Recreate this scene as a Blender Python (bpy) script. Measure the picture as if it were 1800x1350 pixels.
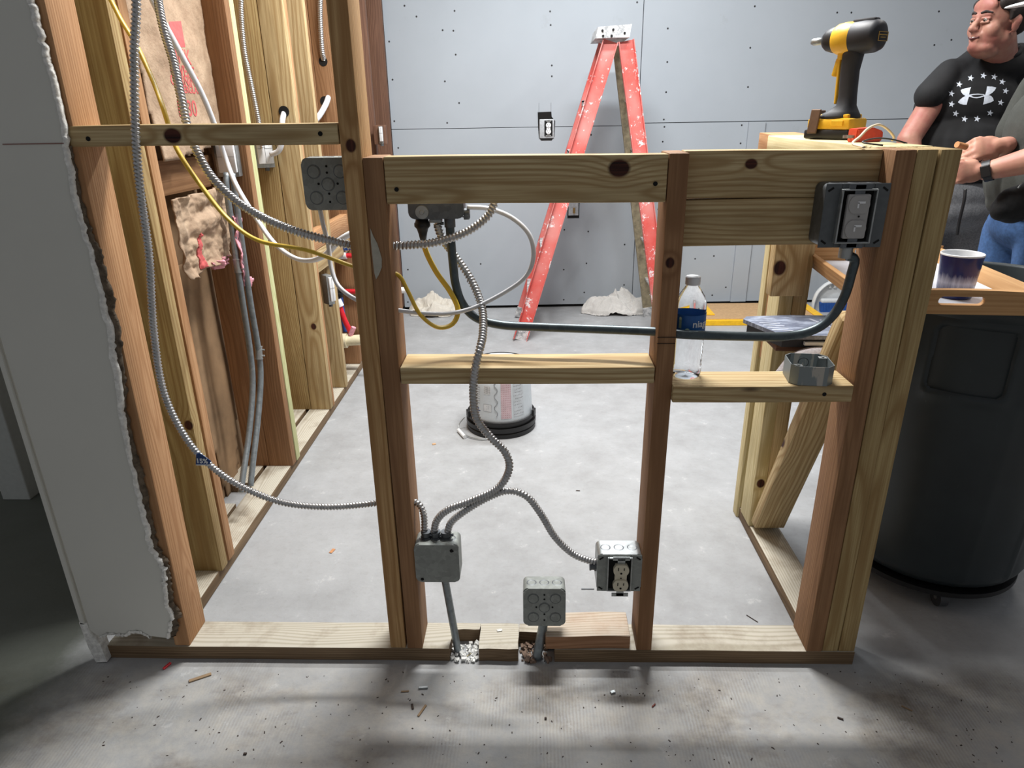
import bpy, bmesh, math, random
from mathutils import Vector, Matrix, noise
from mathutils.bvhtree import BVHTree
random.seed(7)
C = bpy.context.scene.collection
for o in list(bpy.data.objects): bpy.data.objects.remove(o)
PI = math.pi
# ---------------------------------------------------------------- camera
F = 1206.45; CAM = Vector((0, -1.3107, 1.2558))
FW = Vector((-.03098383, .92821423, -.37075376)); RT = Vector((.99951171, .02727253, -.01524988)); UP = Vector((.00404376, .37104522, .92860599))
cd = bpy.data.cameras.new('camera'); cam = bpy.data.objects.new('camera', cd); C.objects.link(cam)
cd.sensor_width = 36; cd.lens = F/1800*36; cd.clip_start = .02
cam.matrix_world = Matrix(((RT.x, UP.x, -FW.x, CAM.x), (RT.y, UP.y, -FW.y, CAM.y), (RT.z, UP.z, -FW.z, CAM.z), (0, 0, 0, 1)))
bpy.context.scene.camera = cam
# ---------------------------------------------------------------- light
sc = bpy.context.scene
sc.view_settings.view_transform = 'Standard'; sc.view_settings.look = 'None'; sc.view_settings.gamma = 1
sc.view_settings.use_curve_mapping = False; sc.view_settings.exposure = 0.0
w = bpy.data.worlds.new('world'); sc.world = w; w.use_nodes = True
w.node_tree.nodes['Background'].inputs[0].default_value = (.95, .96, 1.0, 1); w.node_tree.nodes['Background'].inputs[1].default_value = .205
def area(name, loc, sx, sy, e, col=(1, .985, .96), tgt=None):
    l = bpy.data.lights.new(name, 'AREA'); l.shape = 'RECTANGLE'; l.size = sx; l.size_y = sy; l.energy = e; l.color = col
    o = bpy.data.objects.new(name, l); C.objects.link(o); o.location = loc
    if tgt is not None: o.rotation_euler = (Vector(tgt)-Vector(loc)).to_track_quat('-Z', 'Y').to_euler()
    return o
area('ceiling_tube_light', (.1, .95, 2.75), .9, .12, 78)
area('ceiling_tube_light', (.3, 1.9, 2.75), 1.2, .15, 58, (.95, .98, 1))
area('ceiling_tube_light', (1.9, 1.2, 2.8), .15, 1.2, 15, (1, .95, .9))
# ---------------------------------------------------------------- helpers
def on(px, py, ax, v):
    """the place on the plane ax = v that the photograph shows at (px, py)"""
    D = FW + RT*((px-900)/F) - UP*((py-675)/F); k = 'XYZ'.index(ax)
    return CAM + D*((v-CAM[k])/D[k])
def pathY(pts): return [on(x, y, 'Y', Y) for x, y, Y in pts]
def srgb(r, g, b):
    f = lambda c: (c/255/12.92) if c/255 <= .04045 else ((c/255+.055)/1.055)**2.4
    return (f(r), f(g), f(b), 1)
class NT:
    def __init__(s, name):
        s.m = bpy.data.materials.new(name); s.m.use_nodes = True; s.t = s.m.node_tree; s.b = s.t.nodes['Principled BSDF']
    def n(s, typ, **kw):
        nd = s.t.nodes.new(typ)
        for k, v in kw.items():
            if k.startswith('i_'):
                key = k[2:]; nd.inputs[int(key) if key.isdigit() else key].default_value = v
            else: setattr(nd, k, v)
        return nd
    def l(s, a, b): s.t.links.new(a, b)
    def math(s, op, a, b=None, c=None):
        nd = s.n('ShaderNodeMath', operation=op)
        for i, v in enumerate((a, b, c)):
            if v is None: continue
            if isinstance(v, (int, float)): nd.inputs[i].default_value = v
            else: s.l(v, nd.inputs[i])
        return nd.outputs[0]
    def vec(s, op, a, b):
        nd = s.n('ShaderNodeVectorMath', operation=op)
        for i, v in enumerate((a, b)):
            if isinstance(v, tuple): nd.inputs[i].default_value = v
            else: s.l(v, nd.inputs[i])
        return nd.outputs['Value'] if op in ('LENGTH', 'DISTANCE') else nd.outputs[0]
    def mix(s, f, a, b, mode='MIX'):
        nd = s.n('ShaderNodeMix', data_type='RGBA', blend_type=mode)
        for i, v in ((0, f), (6, a), (7, b)):
            if isinstance(v, (int, float, tuple)): nd.inputs[i].default_value = v
            else: s.l(v, nd.inputs[i])
        return nd.outputs[2]
    def ramp(s, v, lo, hi):
        nd = s.n('ShaderNodeMapRange'); nd.inputs[1].default_value = lo; nd.inputs[2].default_value = hi; s.l(v, nd.inputs[0]); return nd.outputs[0]
    def noise(s, vec, scale, detail=3, rough=.5):
        nd = s.n('ShaderNodeTexNoise'); nd.inputs['Scale'].default_value = scale; nd.inputs['Detail'].default_value = detail; nd.inputs['Roughness'].default_value = rough
        s.l(vec, nd.inputs['Vector']); return nd.outputs[0]
    def sepz(s):
        g = s.n('ShaderNodeNewGeometry'); q = s.n('ShaderNodeSeparateXYZ'); s.l(g.outputs['Normal'], q.inputs[0]); return q.outputs[2]
    def bump(s, h, st=.3, d=.002):
        nd = s.n('ShaderNodeBump'); nd.inputs['Strength'].default_value = st; nd.inputs['Distance'].default_value = d
        s.l(h, nd.inputs['Height']); s.l(nd.outputs[0], s.b.inputs['Normal'])
    def set(s, col=None, rough=.6, metal=0, spec=None):
        if col is not None:
            if isinstance(col, tuple): s.b.inputs['Base Color'].default_value = col
            else: s.l(col, s.b.inputs['Base Color'])
        s.b.inputs['Roughness'].default_value = rough; s.b.inputs['Metallic'].default_value = metal
        if spec is not None: s.b.inputs['Specular IOR Level'].default_value = spec
        return s.m
def plain(name, rgb, rough=.55, metal=0, var=.12, scale=60, spec=None, bump=0):
    t = NT(name); tc = t.n('ShaderNodeTexCoord').outputs['Object']; c = srgb(*rgb)
    n = t.noise(tc, scale, 4, .6)
    col = t.mix(t.ramp(n, .3, .7), tuple(x*(1-var) for x in c[:3])+(1,), tuple(min(1, x*(1+var)) for x in c[:3])+(1,))
    if bump: t.bump(n, bump, .002)
    return t.set(col, rough, metal, spec)
def wood(name, ca, cb, cc=None, ringw=.0085, knots=.35, dusty=0):
    t = NT(name); tc = t.n('ShaderNodeTexCoord').outputs['Object']
    at = t.n('ShaderNodeAttribute', attribute_type='OBJECT', attribute_name='seed').outputs['Fac']
    cv = t.n('ShaderNodeCombineXYZ'); t.l(t.math('MULTIPLY', at, 7.31), cv.inputs[0]); t.l(t.math('MULTIPLY', at, 1.73), cv.inputs[1]); t.l(t.math('MULTIPLY', at, 3.17), cv.inputs[2])
    P = t.vec('ADD', tc, cv.outputs[0])
    warp = t.noise(t.vec('MULTIPLY', P, (1.3, 5, 5)), 1.0, 2)
    sx = t.n('ShaderNodeSeparateXYZ'); t.l(tc, sx.inputs[0])
    s1 = t.math('MULTIPLY', t.math('SINE', t.math('MULTIPLY', at, 12.9)), .035); s2 = t.math('MULTIPLY', t.math('COSINE', t.math('MULTIPLY', at, 5.7)), .03)
    kn = t.n('ShaderNodeAttribute', attribute_type='OBJECT', attribute_name='knot').outputs['Vector']
    kr = t.n('ShaderNodeAttribute', attribute_type='OBJECT', attribute_name='knotr').outputs['Fac']
    kd = t.vec('LENGTH', t.vec('MULTIPLY', t.vec('SUBTRACT', tc, kn), (.8, 1, 1)), (0, 0, 0))
    kn01 = t.math('DIVIDE', kd, t.math('MAXIMUM', kr, .0001))            # 1 at the knot's rim
    bulge = t.math('MULTIPLY', t.math('EXPONENT', t.math('MULTIPLY', kn01, -.55)), t.math('MULTIPLY', kr, 2.2))
    # random knots
    vo = t.n('ShaderNodeTexVoronoi'); vo.inputs['Scale'].default_value = 1; t.l(t.vec('MULTIPLY', P, (2.6, 9, 9)), vo.inputs['Vector'])
    sc_ = t.n('ShaderNodeSeparateColor'); t.l(vo.outputs['Color'], sc_.inputs[0])
    pick = t.math('LESS_THAN', sc_.outputs[0], knots)
    rk = t.math('MULTIPLY', t.math('SUBTRACT', 1, t.ramp(vo.outputs['Distance'], .055, .085)), pick)
    rb = t.math('MULTIPLY', t.math('MULTIPLY', t.math('EXPONENT', t.math('MULTIPLY', vo.outputs['Distance'], -7)), pick), .016)
    yy = t.math('ADD', t.math('ADD', sx.outputs[1], s1), t.math('MULTIPLY', t.math('SUBTRACT', warp, .5), .11))
    zz = t.math('ADD', t.math('ADD', sx.outputs[2], s2), t.math('MULTIPLY', t.math('SUBTRACT', warp, .5), .03))
    r = t.math('SQRT', t.math('ADD', t.math('MULTIPLY', yy, yy), t.math('MULTIPLY', t.math('MULTIPLY', zz, zz), 1.6)))
    r = t.math('ADD', t.math('ADD', r, bulge), rb)
    fine = t.noise(t.vec('MULTIPLY', P, (6, 260, 260)), 1, 2)
    ring = t.math('POWER', t.math('ADD', t.math('MULTIPLY', t.math('SINE', t.math('MULTIPLY', t.math('ADD', r, t.math('MULTIPLY', fine, .0012)), 2*PI/ringw)), .5), .5), 2.2)
    big = t.noise(t.vec('MULTIPLY', P, (3, 14, 14)), 1, 4, .6)
    col = t.mix(t.math('MULTIPLY', ring, .85), ca, cb)
    col = t.mix(t.ramp(fine, .35, .8), col, cb); col = t.mix(t.math('MULTIPLY', t.ramp(fine, .3, .8), -.0), col, ca)
    col = t.mix(t.math('MULTIPLY', t.ramp(big, .5, .75), .45), col, cc or tuple(x*.6 for x in cb[:3])+(1,))
    if dusty:
        d = t.noise(P, 9, 5, .65); col = t.mix(t.math('MULTIPLY', t.math('MULTIPLY', t.ramp(d, .1, .5), dusty), t.ramp(t.sepz(), .3, .8)), col, t.mix(ring, srgb(214, 210, 196), srgb(190, 184, 166)))
    dark = srgb(62, 30, 22)
    col = t.mix(t.math('MULTIPLY', rk, .85), col, dark)
    col = t.mix(t.math('SUBTRACT', 1, t.ramp(kn01, .8, 1.08)), col, t.mix(t.ramp(fine, .3, .7), srgb(38, 20, 18), srgb(84, 44, 32)))
    t.bump(t.math('ADD', ring, t.math('MULTIPLY', fine, .8)), .25, .0008)
    return t.set(col, .68, 0, .25)
M = {}
M['pine'] = wood('pine', srgb(204, 184, 142), srgb(162, 134, 92), ringw=.012)
M['olive'] = wood('olive_pine', srgb(182, 160, 114), srgb(146, 118, 76))
M['pale'] = wood('pale_pine', srgb(222, 210, 168), srgb(192, 174, 126), knots=.2, ringw=.011)
M['green'] = wood('green_pine', srgb(212, 214, 168), srgb(184, 184, 130), knots=.15)
M['fir'] = wood('fir', srgb(192, 150, 110), srgb(164, 120, 82), knots=.25)
M['fir_red'] = wood('red_fir', srgb(158, 120, 86), srgb(132, 96, 66), knots=.25)
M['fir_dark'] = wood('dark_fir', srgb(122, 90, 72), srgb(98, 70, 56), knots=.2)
M['plate'] = wood('weathered_pine', srgb(136, 114, 88), srgb(104, 84, 62), dusty=.75, knots=.15)
M['tall'] = wood('tan_pine', srgb(198, 162, 114), srgb(160, 120, 76), knots=.15, ringw=.011)
M['fir_pale_top'] = wood('pale_topped_fir', srgb(178, 136, 104), srgb(150, 110, 80), dusty=.6, knots=.1)  # fir with a patchy paler tone mixed into upward faces
M['plate_old'] = wood('old_plate_wood', srgb(150, 132, 108), srgb(104, 86, 66), dusty=.5, knots=.2)
M['tray'] = wood('tray_wood', srgb(206, 164, 116), srgb(186, 142, 96), knots=0, ringw=.014)
def galv(name, rgb, rough=.42, metal=.75, sc=90):
    t = NT(name); tc = t.n('ShaderNodeTexCoord').outputs['Object']; c = srgb(*rgb)
    vo = t.n('ShaderNodeTexVoronoi'); vo.inputs['Scale'].default_value = sc; t.l(tc, vo.inputs['Vector'])
    s = t.n('ShaderNodeSeparateColor'); t.l(vo.outputs['Color'], s.inputs[0]); n = t.noise(tc, 40, 5, .7)
    col = t.mix(t.math('ADD', t.math('MULTIPLY', s.outputs[0], .35), t.math('MULTIPLY', n, .6)), tuple(x*.6 for x in c[:3])+(1,), tuple(min(1, x*1.25) for x in c[:3])+(1,))
    return t.set(col, rough, metal)
M['galv'] = galv('galvanised_steel', (176, 180, 180)); M['galv_dull'] = galv('dull_galvanised_steel', (150, 154, 150), .6, .35)
M['galv_dark'] = galv('dark_steel', (108, 112, 116), .45, .7); M['flex'] = galv('armored_cable_steel', (196, 196, 196), .32, .85, 200)
M['conduit'] = galv('conduit_steel', (142, 150, 154), .42, .6); M['conduit_dark'] = galv('dark_conduit', (82, 92, 96), .38, .55)
M['gray_dark'] = plain('slate_gray_enamel', (92, 96, 98), .4, .3)
M['black'] = plain('black_plastic', (22, 22, 24), .45); M['hole'] = plain('dark_hole', (10, 9, 8), .9)
M['white'] = plain('white_plastic', (232, 234, 236), .4, var=.03); M['ivory'] = plain('ivory_plastic', (206, 198, 176), .4, var=.04)
M['grayp'] = plain('grey_plastic', (168, 166, 164), .4, var=.04)
M['wirewhite'] = plain('white_cable_jacket', (214, 216, 220), .4, var=.04); M['wireyellow'] = plain('yellow_cable_jacket', (222, 186, 62), .4, var=.08)
M['red'] = plain('red_pipe', (214, 40, 52), .35); M['blue'] = plain('blue_pipe', (32, 84, 170), .35); M['pvc'] = plain('cream_pipe', (222, 212, 180), .4)
M['pink'] = plain('pink_insulation', (226, 160, 172), .95, var=.2, scale=120, bump=.8)
M['ink'] = plain('grey_ink', (120, 122, 126), .7); M['redink'] = plain('red_ink', (196, 90, 88), .8); M['navy'] = plain('navy_ink', (30, 46, 110), .6)
def drywall(name, rgb, var=.05):
    t = NT(name); tc = t.n('ShaderNodeTexCoord').outputs['Object']; c = srgb(*rgb); n = t.noise(tc, 1.4, 6, .6); f = t.noise(tc, 500, 2)
    col = t.mix(t.ramp(n, .3, .7), tuple(x*(1-var) for x in c[:3])+(1,), tuple(x*(1+var) for x in c[:3])+(1,))
    st = t.noise(tc, 5, 5, .7); col = t.mix(t.math('MULTIPLY', t.ramp(st, .64, .74), .18), col, srgb(120, 116, 108))
    t.bump(f, .12, .0006); return t.set(col, .85, 0, .2)
M['wallback'] = drywall('grey_drywall_paper', (170, 177, 184)); M['wallpaint'] = drywall('painted_drywall', (212, 212, 205), .05)
M['gyp'] = plain('torn_gypsum', (226, 226, 222), .95, var=.25, scale=90, bump=.8); M['dirtpaper'] = plain('dirty_torn_paper', (96, 84, 70), .95, var=.5, scale=80, bump=.7)
def floormat():
    t = NT('concrete_floor'); tc = t.n('ShaderNodeTexCoord').outputs['Object']
    a = t.noise(tc, 1.1, 7, .62); b = t.noise(tc, 7, 8, .7); c = t.noise(tc, 60, 4, .6)
    sx = t.n('ShaderNodeSeparateXYZ'); t.l(tc, sx.inputs[0])
    col = t.mix(t.ramp(b, .32, .68), srgb(150, 151, 152), srgb(170, 172, 174))
    col = t.mix(t.math('MULTIPLY', t.ramp(a, .45, .7), .4), col, srgb(184, 186, 188))
    col = t.mix(t.math('MULTIPLY', t.ramp(c, .55, .75), .22), col, srgb(130, 127, 122))
    # worn trowel ridges and old glue in front of the framing
    front = t.math('SUBTRACT', 1, t.ramp(sx.outputs[1], -.10, .03))
    wv = t.n('ShaderNodeTexWave'); wv.bands_direction = 'X'; wv.inputs['Scale'].default_value = 42; wv.inputs['Distortion'].default_value = 2.5; wv.inputs['Detail'].default_value = 3; t.l(tc, wv.inputs['Vector'])
    gm = t.math('MULTIPLY', t.ramp(t.noise(tc, 3.4, 3), .48, .62), front)
    col = t.mix(t.math('MULTIPLY', t.math('MULTIPLY', wv.outputs['Fac'], gm), .38), col, srgb(110, 98, 82))
    br = t.math('MULTIPLY', t.ramp(t.noise(t.vec('MULTIPLY', tc, (1.3, 2.2, 1)), 2.6, 6, .65), .50, .68), front)
    col = t.mix(t.math('MULTIPLY', br, .72), col, srgb(92, 78, 64))
    col = t.mix(t.math('MULTIPLY', t.math('MULTIPLY', front, t.ramp(t.noise(tc, 22, 6, .75), .4, .7)), .5), col, srgb(196, 190, 178)); col = t.mix(t.math('MULTIPLY', front, .12), col, srgb(170, 162, 146))
    bl = t.noise(tc, 14, 6, .75); col = t.mix(t.math('MULTIPLY', t.ramp(bl, .62, .66), .3), col, srgb(206, 206, 204))
    green = t.math('SUBTRACT', 1, t.ramp(t.math('ADD', sx.outputs[0], t.math('MULTIPLY', b, .12)), -1.14, -1.02))
    col = t.mix(t.math('MULTIPLY', green, .8), col, srgb(74, 80, 66))  # corridor floor: greenish coat, plus its shade darkened into the colour
    t.bump(t.math('ADD', b, t.math('MULTIPLY', c, .6)), .35, .004)
    return t.set(col, .62, 0, .35)
M['floor'] = floormat()
def kraft():
    t = NT('kraft_paper'); tc = t.n('ShaderNodeTexCoord').outputs['Object']; n = t.noise(tc, 14, 6, .7); f = t.noise(tc, 300, 2)
    col = t.mix(t.ramp(n, .35, .7), srgb(152, 126, 102), srgb(184, 160, 134)); col = t.mix(t.math('MULTIPLY', t.ramp(f, .5, .8), .3), col, srgb(140, 112, 88))
    t.bump(t.noise(tc, 22, 5, .6), .5, .01); return t.set(col, .8)
M['kraft'] = kraft(); M['board_brown'] = plain('brown_sheathing_paper', (150, 122, 92), .9, var=.3, scale=7, bump=.3)

def tag(o, label=None, cat=None, group=None, kind=None):
    if label: o['label'] = label
    if cat: o['category'] = cat
    if group: o['group'] = group
    if kind: o['kind'] = kind
    return o
def mk(name, verts, faces, mat, parent=None, smooth=False, mats=None, midx=None):
    me = bpy.data.meshes.new(name); me.from_pydata([tuple(v) for v in verts], [], faces)
    for m in (mats or [mat]): me.materials.append(m)
    if midx: me.polygons.foreach_set('material_index', midx)
    if smooth: me.polygons.foreach_set('use_smooth', [True]*len(me.polygons))
    me.update(); o = bpy.data.objects.new(name, me); C.objects.link(o)
    if parent: o.parent = parent; o.matrix_parent_inverse = parent.matrix_world.inverted() if False else Matrix()
    return o
def link_bm(name, bm, mat, parent=None, smooth=False, mats=None):
    me = bpy.data.meshes.new(name); bmesh.ops.recalc_face_normals(bm, faces=bm.faces); bm.to_mesh(me); bm.free()
    for m in (mats or [mat]): me.materials.append(m)
    if smooth:
        me.polygons.foreach_set('use_smooth', [True]*len(me.polygons))
    o = bpy.data.objects.new(name, me); C.objects.link(o)
    if parent: o.parent = parent
    return o
def autosmooth(o, ang=35):
    me = o.data; me.polygons.foreach_set('use_smooth', [True]*len(me.polygons))
    bm = bmesh.new(); bm.from_mesh(me)
    for e in bm.edges:
        if len(e.link_faces) == 2 and e.calc_face_angle(0) > math.radians(ang): e.smooth = False
    bm.to_mesh(me); bm.free(); return o
def empty(name, loc, label=None, cat=None, group=None, rz=0):
    o = bpy.data.objects.new(name, None); C.objects.link(o); o.location = loc; o.rotation_euler = (0, 0, rz); o.empty_display_size = .05
    return tag(o, label, cat, group)
def bx(bm, c, d, rot=None, bev=0, seg=2, mi=0):
    r = bmesh.ops.create_cube(bm, size=1); vs = r['verts']
    for v in vs: v.co = Vector((v.co.x*d[0], v.co.y*d[1], v.co.z*d[2]))
    fs = list({f for v in vs for f in v.link_faces})
    if bev:
        es = list({e for v in vs for e in v.link_edges}); rr = bmesh.ops.bevel(bm, geom=es, offset=bev, segments=seg, affect='EDGES', profile=.5)
        vs = list({v for f in rr['faces'] for v in f.verts} | {v for v in vs if v.is_valid}); fs = list({f for v in vs for f in v.link_faces})
    T = Matrix.Translation(Vector(c)) @ (rot.to_4x4() if rot else Matrix())
    for v in vs: v.co = T @ v.co
    for f in fs: f.material_index = mi
    return vs
def cyl(bm, p0, p1, r0, r1=None, seg=16, cap=True, mi=0):
    p0 = Vector(p0); p1 = Vector(p1); d = p1-p0; r1 = r0 if r1 is None else r1
    r = bmesh.ops.create_cone(bm, cap_ends=cap, segments=seg, radius1=r0, radius2=max(r1, 1e-5), depth=d.length)
    T = Matrix.Translation((p0+p1)/2) @ d.to_track_quat('Z', 'Y').to_matrix().to_4x4()
    for v in r['verts']: v.co = T @ v.co
    for f in {f for v in r['verts'] for f in v.link_faces}: f.material_index = mi
    return r['verts']
def sph(bm, c, r, seg=16, rot=None, mi=0):
    if isinstance(r, (int, float)): r = (r, r, r)
    q = bmesh.ops.create_uvsphere(bm, u_segments=seg, v_segments=max(6, seg*2//3), radius=1)
    for v in q['verts']:
        p = Vector((v.co.x*r[0], v.co.y*r[1], v.co.z*r[2]))
        if rot: p = rot @ p
        v.co = p+Vector(c)
    for f in {f for v in q['verts'] for f in v.link_faces}: f.material_index = mi
def prism(bm, pts, y0, y1, axis='Y', mi=0):
    """extrude a 2D outline; axis Y: pts are (x, z); axis Z: (x, y); axis X: (y, z)"""
    def P(a, b, t): return {'Y': (a, t, b), 'Z': (a, b, t), 'X': (t, a, b)}[axis]
    A = [bm.verts.new(P(a, b, y0)) for a, b in pts]; B = [bm.verts.new(P(a, b, y1)) for a, b in pts]
    n = len(pts); fs = [bm.faces.new(A), bm.faces.new(list(reversed(B)))]
    for i in range(n): fs.append(bm.faces.new((A[i], B[i], B[(i+1) % n], A[(i+1) % n])))
    for f in fs: f.material_index = mi
    return fs
def lathe(prof, seg=48, c=(0, 0, 0)):
    vs = []; fs = []
    for r, z in prof:
        for k in range(seg): a = 2*PI*k/seg; vs.append((c[0]+r*math.cos(a), c[1]+r*math.sin(a), c[2]+z))
    for i in range(len(prof)-1):
        for k in range(seg): fs.append((i*seg+k, i*seg+(k+1) % seg, (i+1)*seg+(k+1) % seg, (i+1)*seg+k))
    return vs, fs
def catmull(P, step):
    P = [Vector(p) for p in P]; Q = [P[0]*2-P[1]]+P+[P[-1]*2-P[-2]]; out = []
    for i in range(1, len(Q)-2):
        p0, p1, p2, p3 = Q[i-1:i+3]; n = max(2, int((p2-p1).length/step))
        for k in range(n):
            t = k/n
            out.append(.5*((2*p1)+(p2-p0)*t+(2*p0-5*p1+4*p2-p3)*t*t+(3*p1-p0-3*p2+p3)*t**3))
    out.append(P[-1])
    # resample to an even step
    res = [out[0]]; acc = 0
    for a, b in zip(out, out[1:]):
        L = (b-a).length
        while acc+L >= step and L > 0:
            a = a+(b-a)*((step-acc)/L); L = (b-a).length; acc = 0; res.append(a.copy())
        acc += L
    return res if len(res) > 2 else out
def sweep(pts, rad, seg=10, rib=0, pitch=.006, flat=1.0, step=.006, up=None):
    S = catmull(pts, pitch/6 if rib else step); vs = []; fs = []
    T = (S[1]-S[0]).normalized(); N = (T.cross(Vector((0, 1, .01))) if up is None else Vector(up)-T*T.dot(Vector(up))).normalized()
    for i, p in enumerate(S):
        t = (S[min(i+1, len(S)-1)]-S[max(i-1, 0)]).normalized(); N = (N-t*N.dot(t)).normalized(); B = t.cross(N)
        for k in range(seg):
            a = 2*PI*k/seg; r = rad
            if rib: r *= 1+rib*math.sin(2*PI*i/6+a)
            vs.append(p+N*(r*math.cos(a))+B*(r*flat*math.sin(a)))
    for i in range(len(S)-1):
        for k in range(seg): fs.append((i*seg+k, i*seg+(k+1) % seg, (i+1)*seg+(k+1) % seg, (i+1)*seg+k))
    fs.append(tuple(reversed(range(seg)))); fs.append(tuple(range((len(S)-1)*seg, len(S)*seg)))
    return vs, fs
def tube(name, pts, rad, mat, parent=None, **kw):
    v, f = sweep(pts, rad, **kw); return mk(name, v, f, mat, parent, smooth=True)
seedc = [0]
def board(name, label, x0, x1, y0, y1, z0, z1, mat, cat='stud', group=None, knot=None, lean=(0, 0), parent=None, bev=.0025):
    """one length of lumber; its own x axis runs along the grain. lean = x and y shift of its top end"""
    d = [x1-x0, y1-y0, z1-z0]; k = d.index(max(d)); L = d[k]; a, b = d[(k+1) % 3], d[(k+2) % 3]
    bm = bmesh.new(); bx(bm, (0, 0, 0), (L, a, b), bev=bev, seg=2)
    es = [e for e in bm.edges if abs(abs(e.verts[0].co.x)-abs(e.verts[1].co.x)) < 1e-6 and e.calc_length() > L*.8]
    bmesh.ops.subdivide_edges(bm, edges=es, cuts=8)
    rnd = random.Random(int(abs(x0*977+y0*613+z0*331)*1000)); ph = rnd.random()*6
    for v in bm.verts:
        s = v.co.x/L; v.co.y += .0012*math.sin(5*s+ph); v.co.z += .0012*math.sin(4*s+ph*2)
    o = link_bm(name, bm, M[mat] if isinstance(mat, str) else mat, parent); autosmooth(o, 40)
    e = [Vector((1, 0, 0)), Vector((0, 1, 0)), Vector((0, 0, 1))]
    ex, ey, ez = e[k], e[(k+1) % 3], e[(k+2) % 3]; c = Vector(((x0+x1)/2, (y0+y1)/2, (z0+z1)/2))
    if k == 2 and any(lean): ex = Vector((lean[0]/L, lean[1]/L, 1)).normalized(); ey = (ey-ex*ey.dot(ex)).normalized(); ez = ex.cross(ey); c += Vector((lean[0]/2, lean[1]/2, 0))
    Mx = Matrix(((ex.x, ey.x, ez.x, c.x), (ex.y, ey.y, ez.y, c.y), (ex.z, ey.z, ez.z, c.z), (0, 0, 0, 1)))
    if parent is None: o.matrix_world = Mx
    else: o.matrix_local = Mx
    seedc[0] += 1; o['seed'] = float(seedc[0])*.731
    o['knot'] = (0., 0., 9.); o['knotr'] = .001
    if knot:
        w_ = Vector(knot[:3]); o['knot'] = tuple(Mx.inverted() @ w_); o['knotr'] = float(knot[3])
    return tag(o, label, cat, group)
def textmesh(name, s, size, mat, parent=None, mtx=None, align='CENTER', ext=.0003, bold=0, sx=1):
    cu = bpy.data.curves.new(name, 'FONT'); cu.body = s; cu.size = size; cu.align_x = align; cu.align_y = 'CENTER'; cu.extrude = ext; cu.offset = bold
    t = bpy.data.objects.new(name+'_src', cu); C.objects.link(t); bpy.context.view_layer.update()
    me = bpy.data.meshes.new_from_object(t.evaluated_get(bpy.context.evaluated_depsgraph_get())); bpy.data.objects.remove(t)
    me.materials.clear(); me.materials.append(mat)
    for v in me.vertices: v.co.x *= sx
    o = bpy.data.objects.new(name, me); C.objects.link(o)
    if parent: o.parent = parent
    if mtx is not None: o.matrix_local = mtx
    return o
def frame(o, x, y):  # matrix with origin o, x and y directions
    x = Vector(x).normalized(); y = Vector(y); y = (y-x*y.dot(x)).normalized(); z = x.cross(y); o = Vector(o)
    return Matrix(((x.x, y.x, z.x, o.x), (x.y, y.y, z.y, o.y), (x.z, y.z, z.z, o.z), (0, 0, 0, 1)))

# ================================================================ the setting
bm = bmesh.new(); bx(bm, (0, 1, -.05), (9, 8.5, .1)); tag(link_bm('floor', bm, M['floor']), kind='structure')
# back wall of drywall sheets: slightly askew to the framing
YB = 3.235
bk = empty('wall_back', (0, YB, 0), rz=math.atan(.04)); bk['kind'] = 'structure'
bm = bmesh.new()
bx(bm, (2.05, .045, 1.3), (5.9, .05, 2.62), mi=1)
def wx(px, py): return on(px, py, 'Y', YB+.03).x
seam = 1.165; bot = .02
sheets = [(-.872, .672, bot, seam-.012), (-.872, .655, seam-.009, 2.6), (.676, 1.345, bot, seam), (.659, 3.08, seam+.004, 2.6), (1.449, 3.08, bot, seam), (3.084, 5.0, seam+.004, 2.6), (3.084, 5.0, bot, seam)]
for x0, x1, z0, z1 in sheets: bx(bm, ((x0+x1)/2, .008, (z0+z1)/2), (x1-x0, .013, z1-z0), bev=.001, seg=1)
bx(bm, (1.397, -.002, seam/2+.01), (.103, .02, seam-.02), bev=.001, seg=1)
for (px, py) in [(799,19),(732,29),(797,54),(967,20),(968,44),(711,10),(778,53),(801,96),(970,115),(684,73),(690,140),(782,143),(807,181),(970,134),(693,213),(786,216),(700,260),(1120,4),(1174,50),(1173,109),(1171,162),(1117,91),(1127,218),(1167,210),(1168,223),(1165,249),(1039,237),(814,381),(845,464),(992,404),(1034,407),(1031,463),(1098,430),(1097,501),(991,474),(1027,514),(991,527),(1255,450),(1276,505),(1252,519),(1327,11),(1319,84),(1315,153),(1304,220),(1302,252),(1472,22),(1497,22),(1651,20),(1673,70),(1643,79),(1437,469),(755,457),(717,357),(717,474),(1157,368),(822,495),(717,531),(1222,455)]:
    P = on(px, py, 'Y', YB); t_ = math.atan(.04)
    P = on(px, py, 'Y', YB+P.x*.04); lx = P.x*math.cos(t_)+(P.y-YB)*math.sin(t_)
    cyl(bm, (lx, .0018, P.z), (lx, .0008, P.z), .0055, .0055, 8, mi=2)
wb = link_bm('drywall_sheets', bm, None, bk, mats=[M['wallback'], M['hole'], plain('screw_head', (40, 40, 42), .5)])
wb['kind'] = 'structure'
# the left double wall is closed behind by sheathing
bm = bmesh.new(); bx(bm, (-1.10, 1.74, 1.3), (.02, 3.06, 2.6)); tag(link_bm('wall_left', bm, M['board_brown']), kind='structure')
# corridor behind, at the photo's left edge
bm = bmesh.new(); bx(bm, (-2.9, .86, 1.3), (2.0, .06, 2.6)); bx(bm, (-2.9, .815, .05), (2, .02, .1)); tag(link_bm('wall_corridor', bm, M['wallpaint']), kind='structure')
bm = bmesh.new(); bx(bm, (-1.83, .79, 1.3), (.10, .09, 2.6), bev=.004); tag(link_bm('trim_1', bm, plain('door_trim_paint', (196, 200, 196), .6, var=.05)), kind='structure')
# distant wall behind the photographer's left, closes the corridor
bm = bmesh.new(); bx(bm, (-1.5, .84, 1.3), (.56, .05, 2.6)); tag(link_bm('wall_corridor_end', bm, M['wallpaint']), kind='structure')

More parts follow.
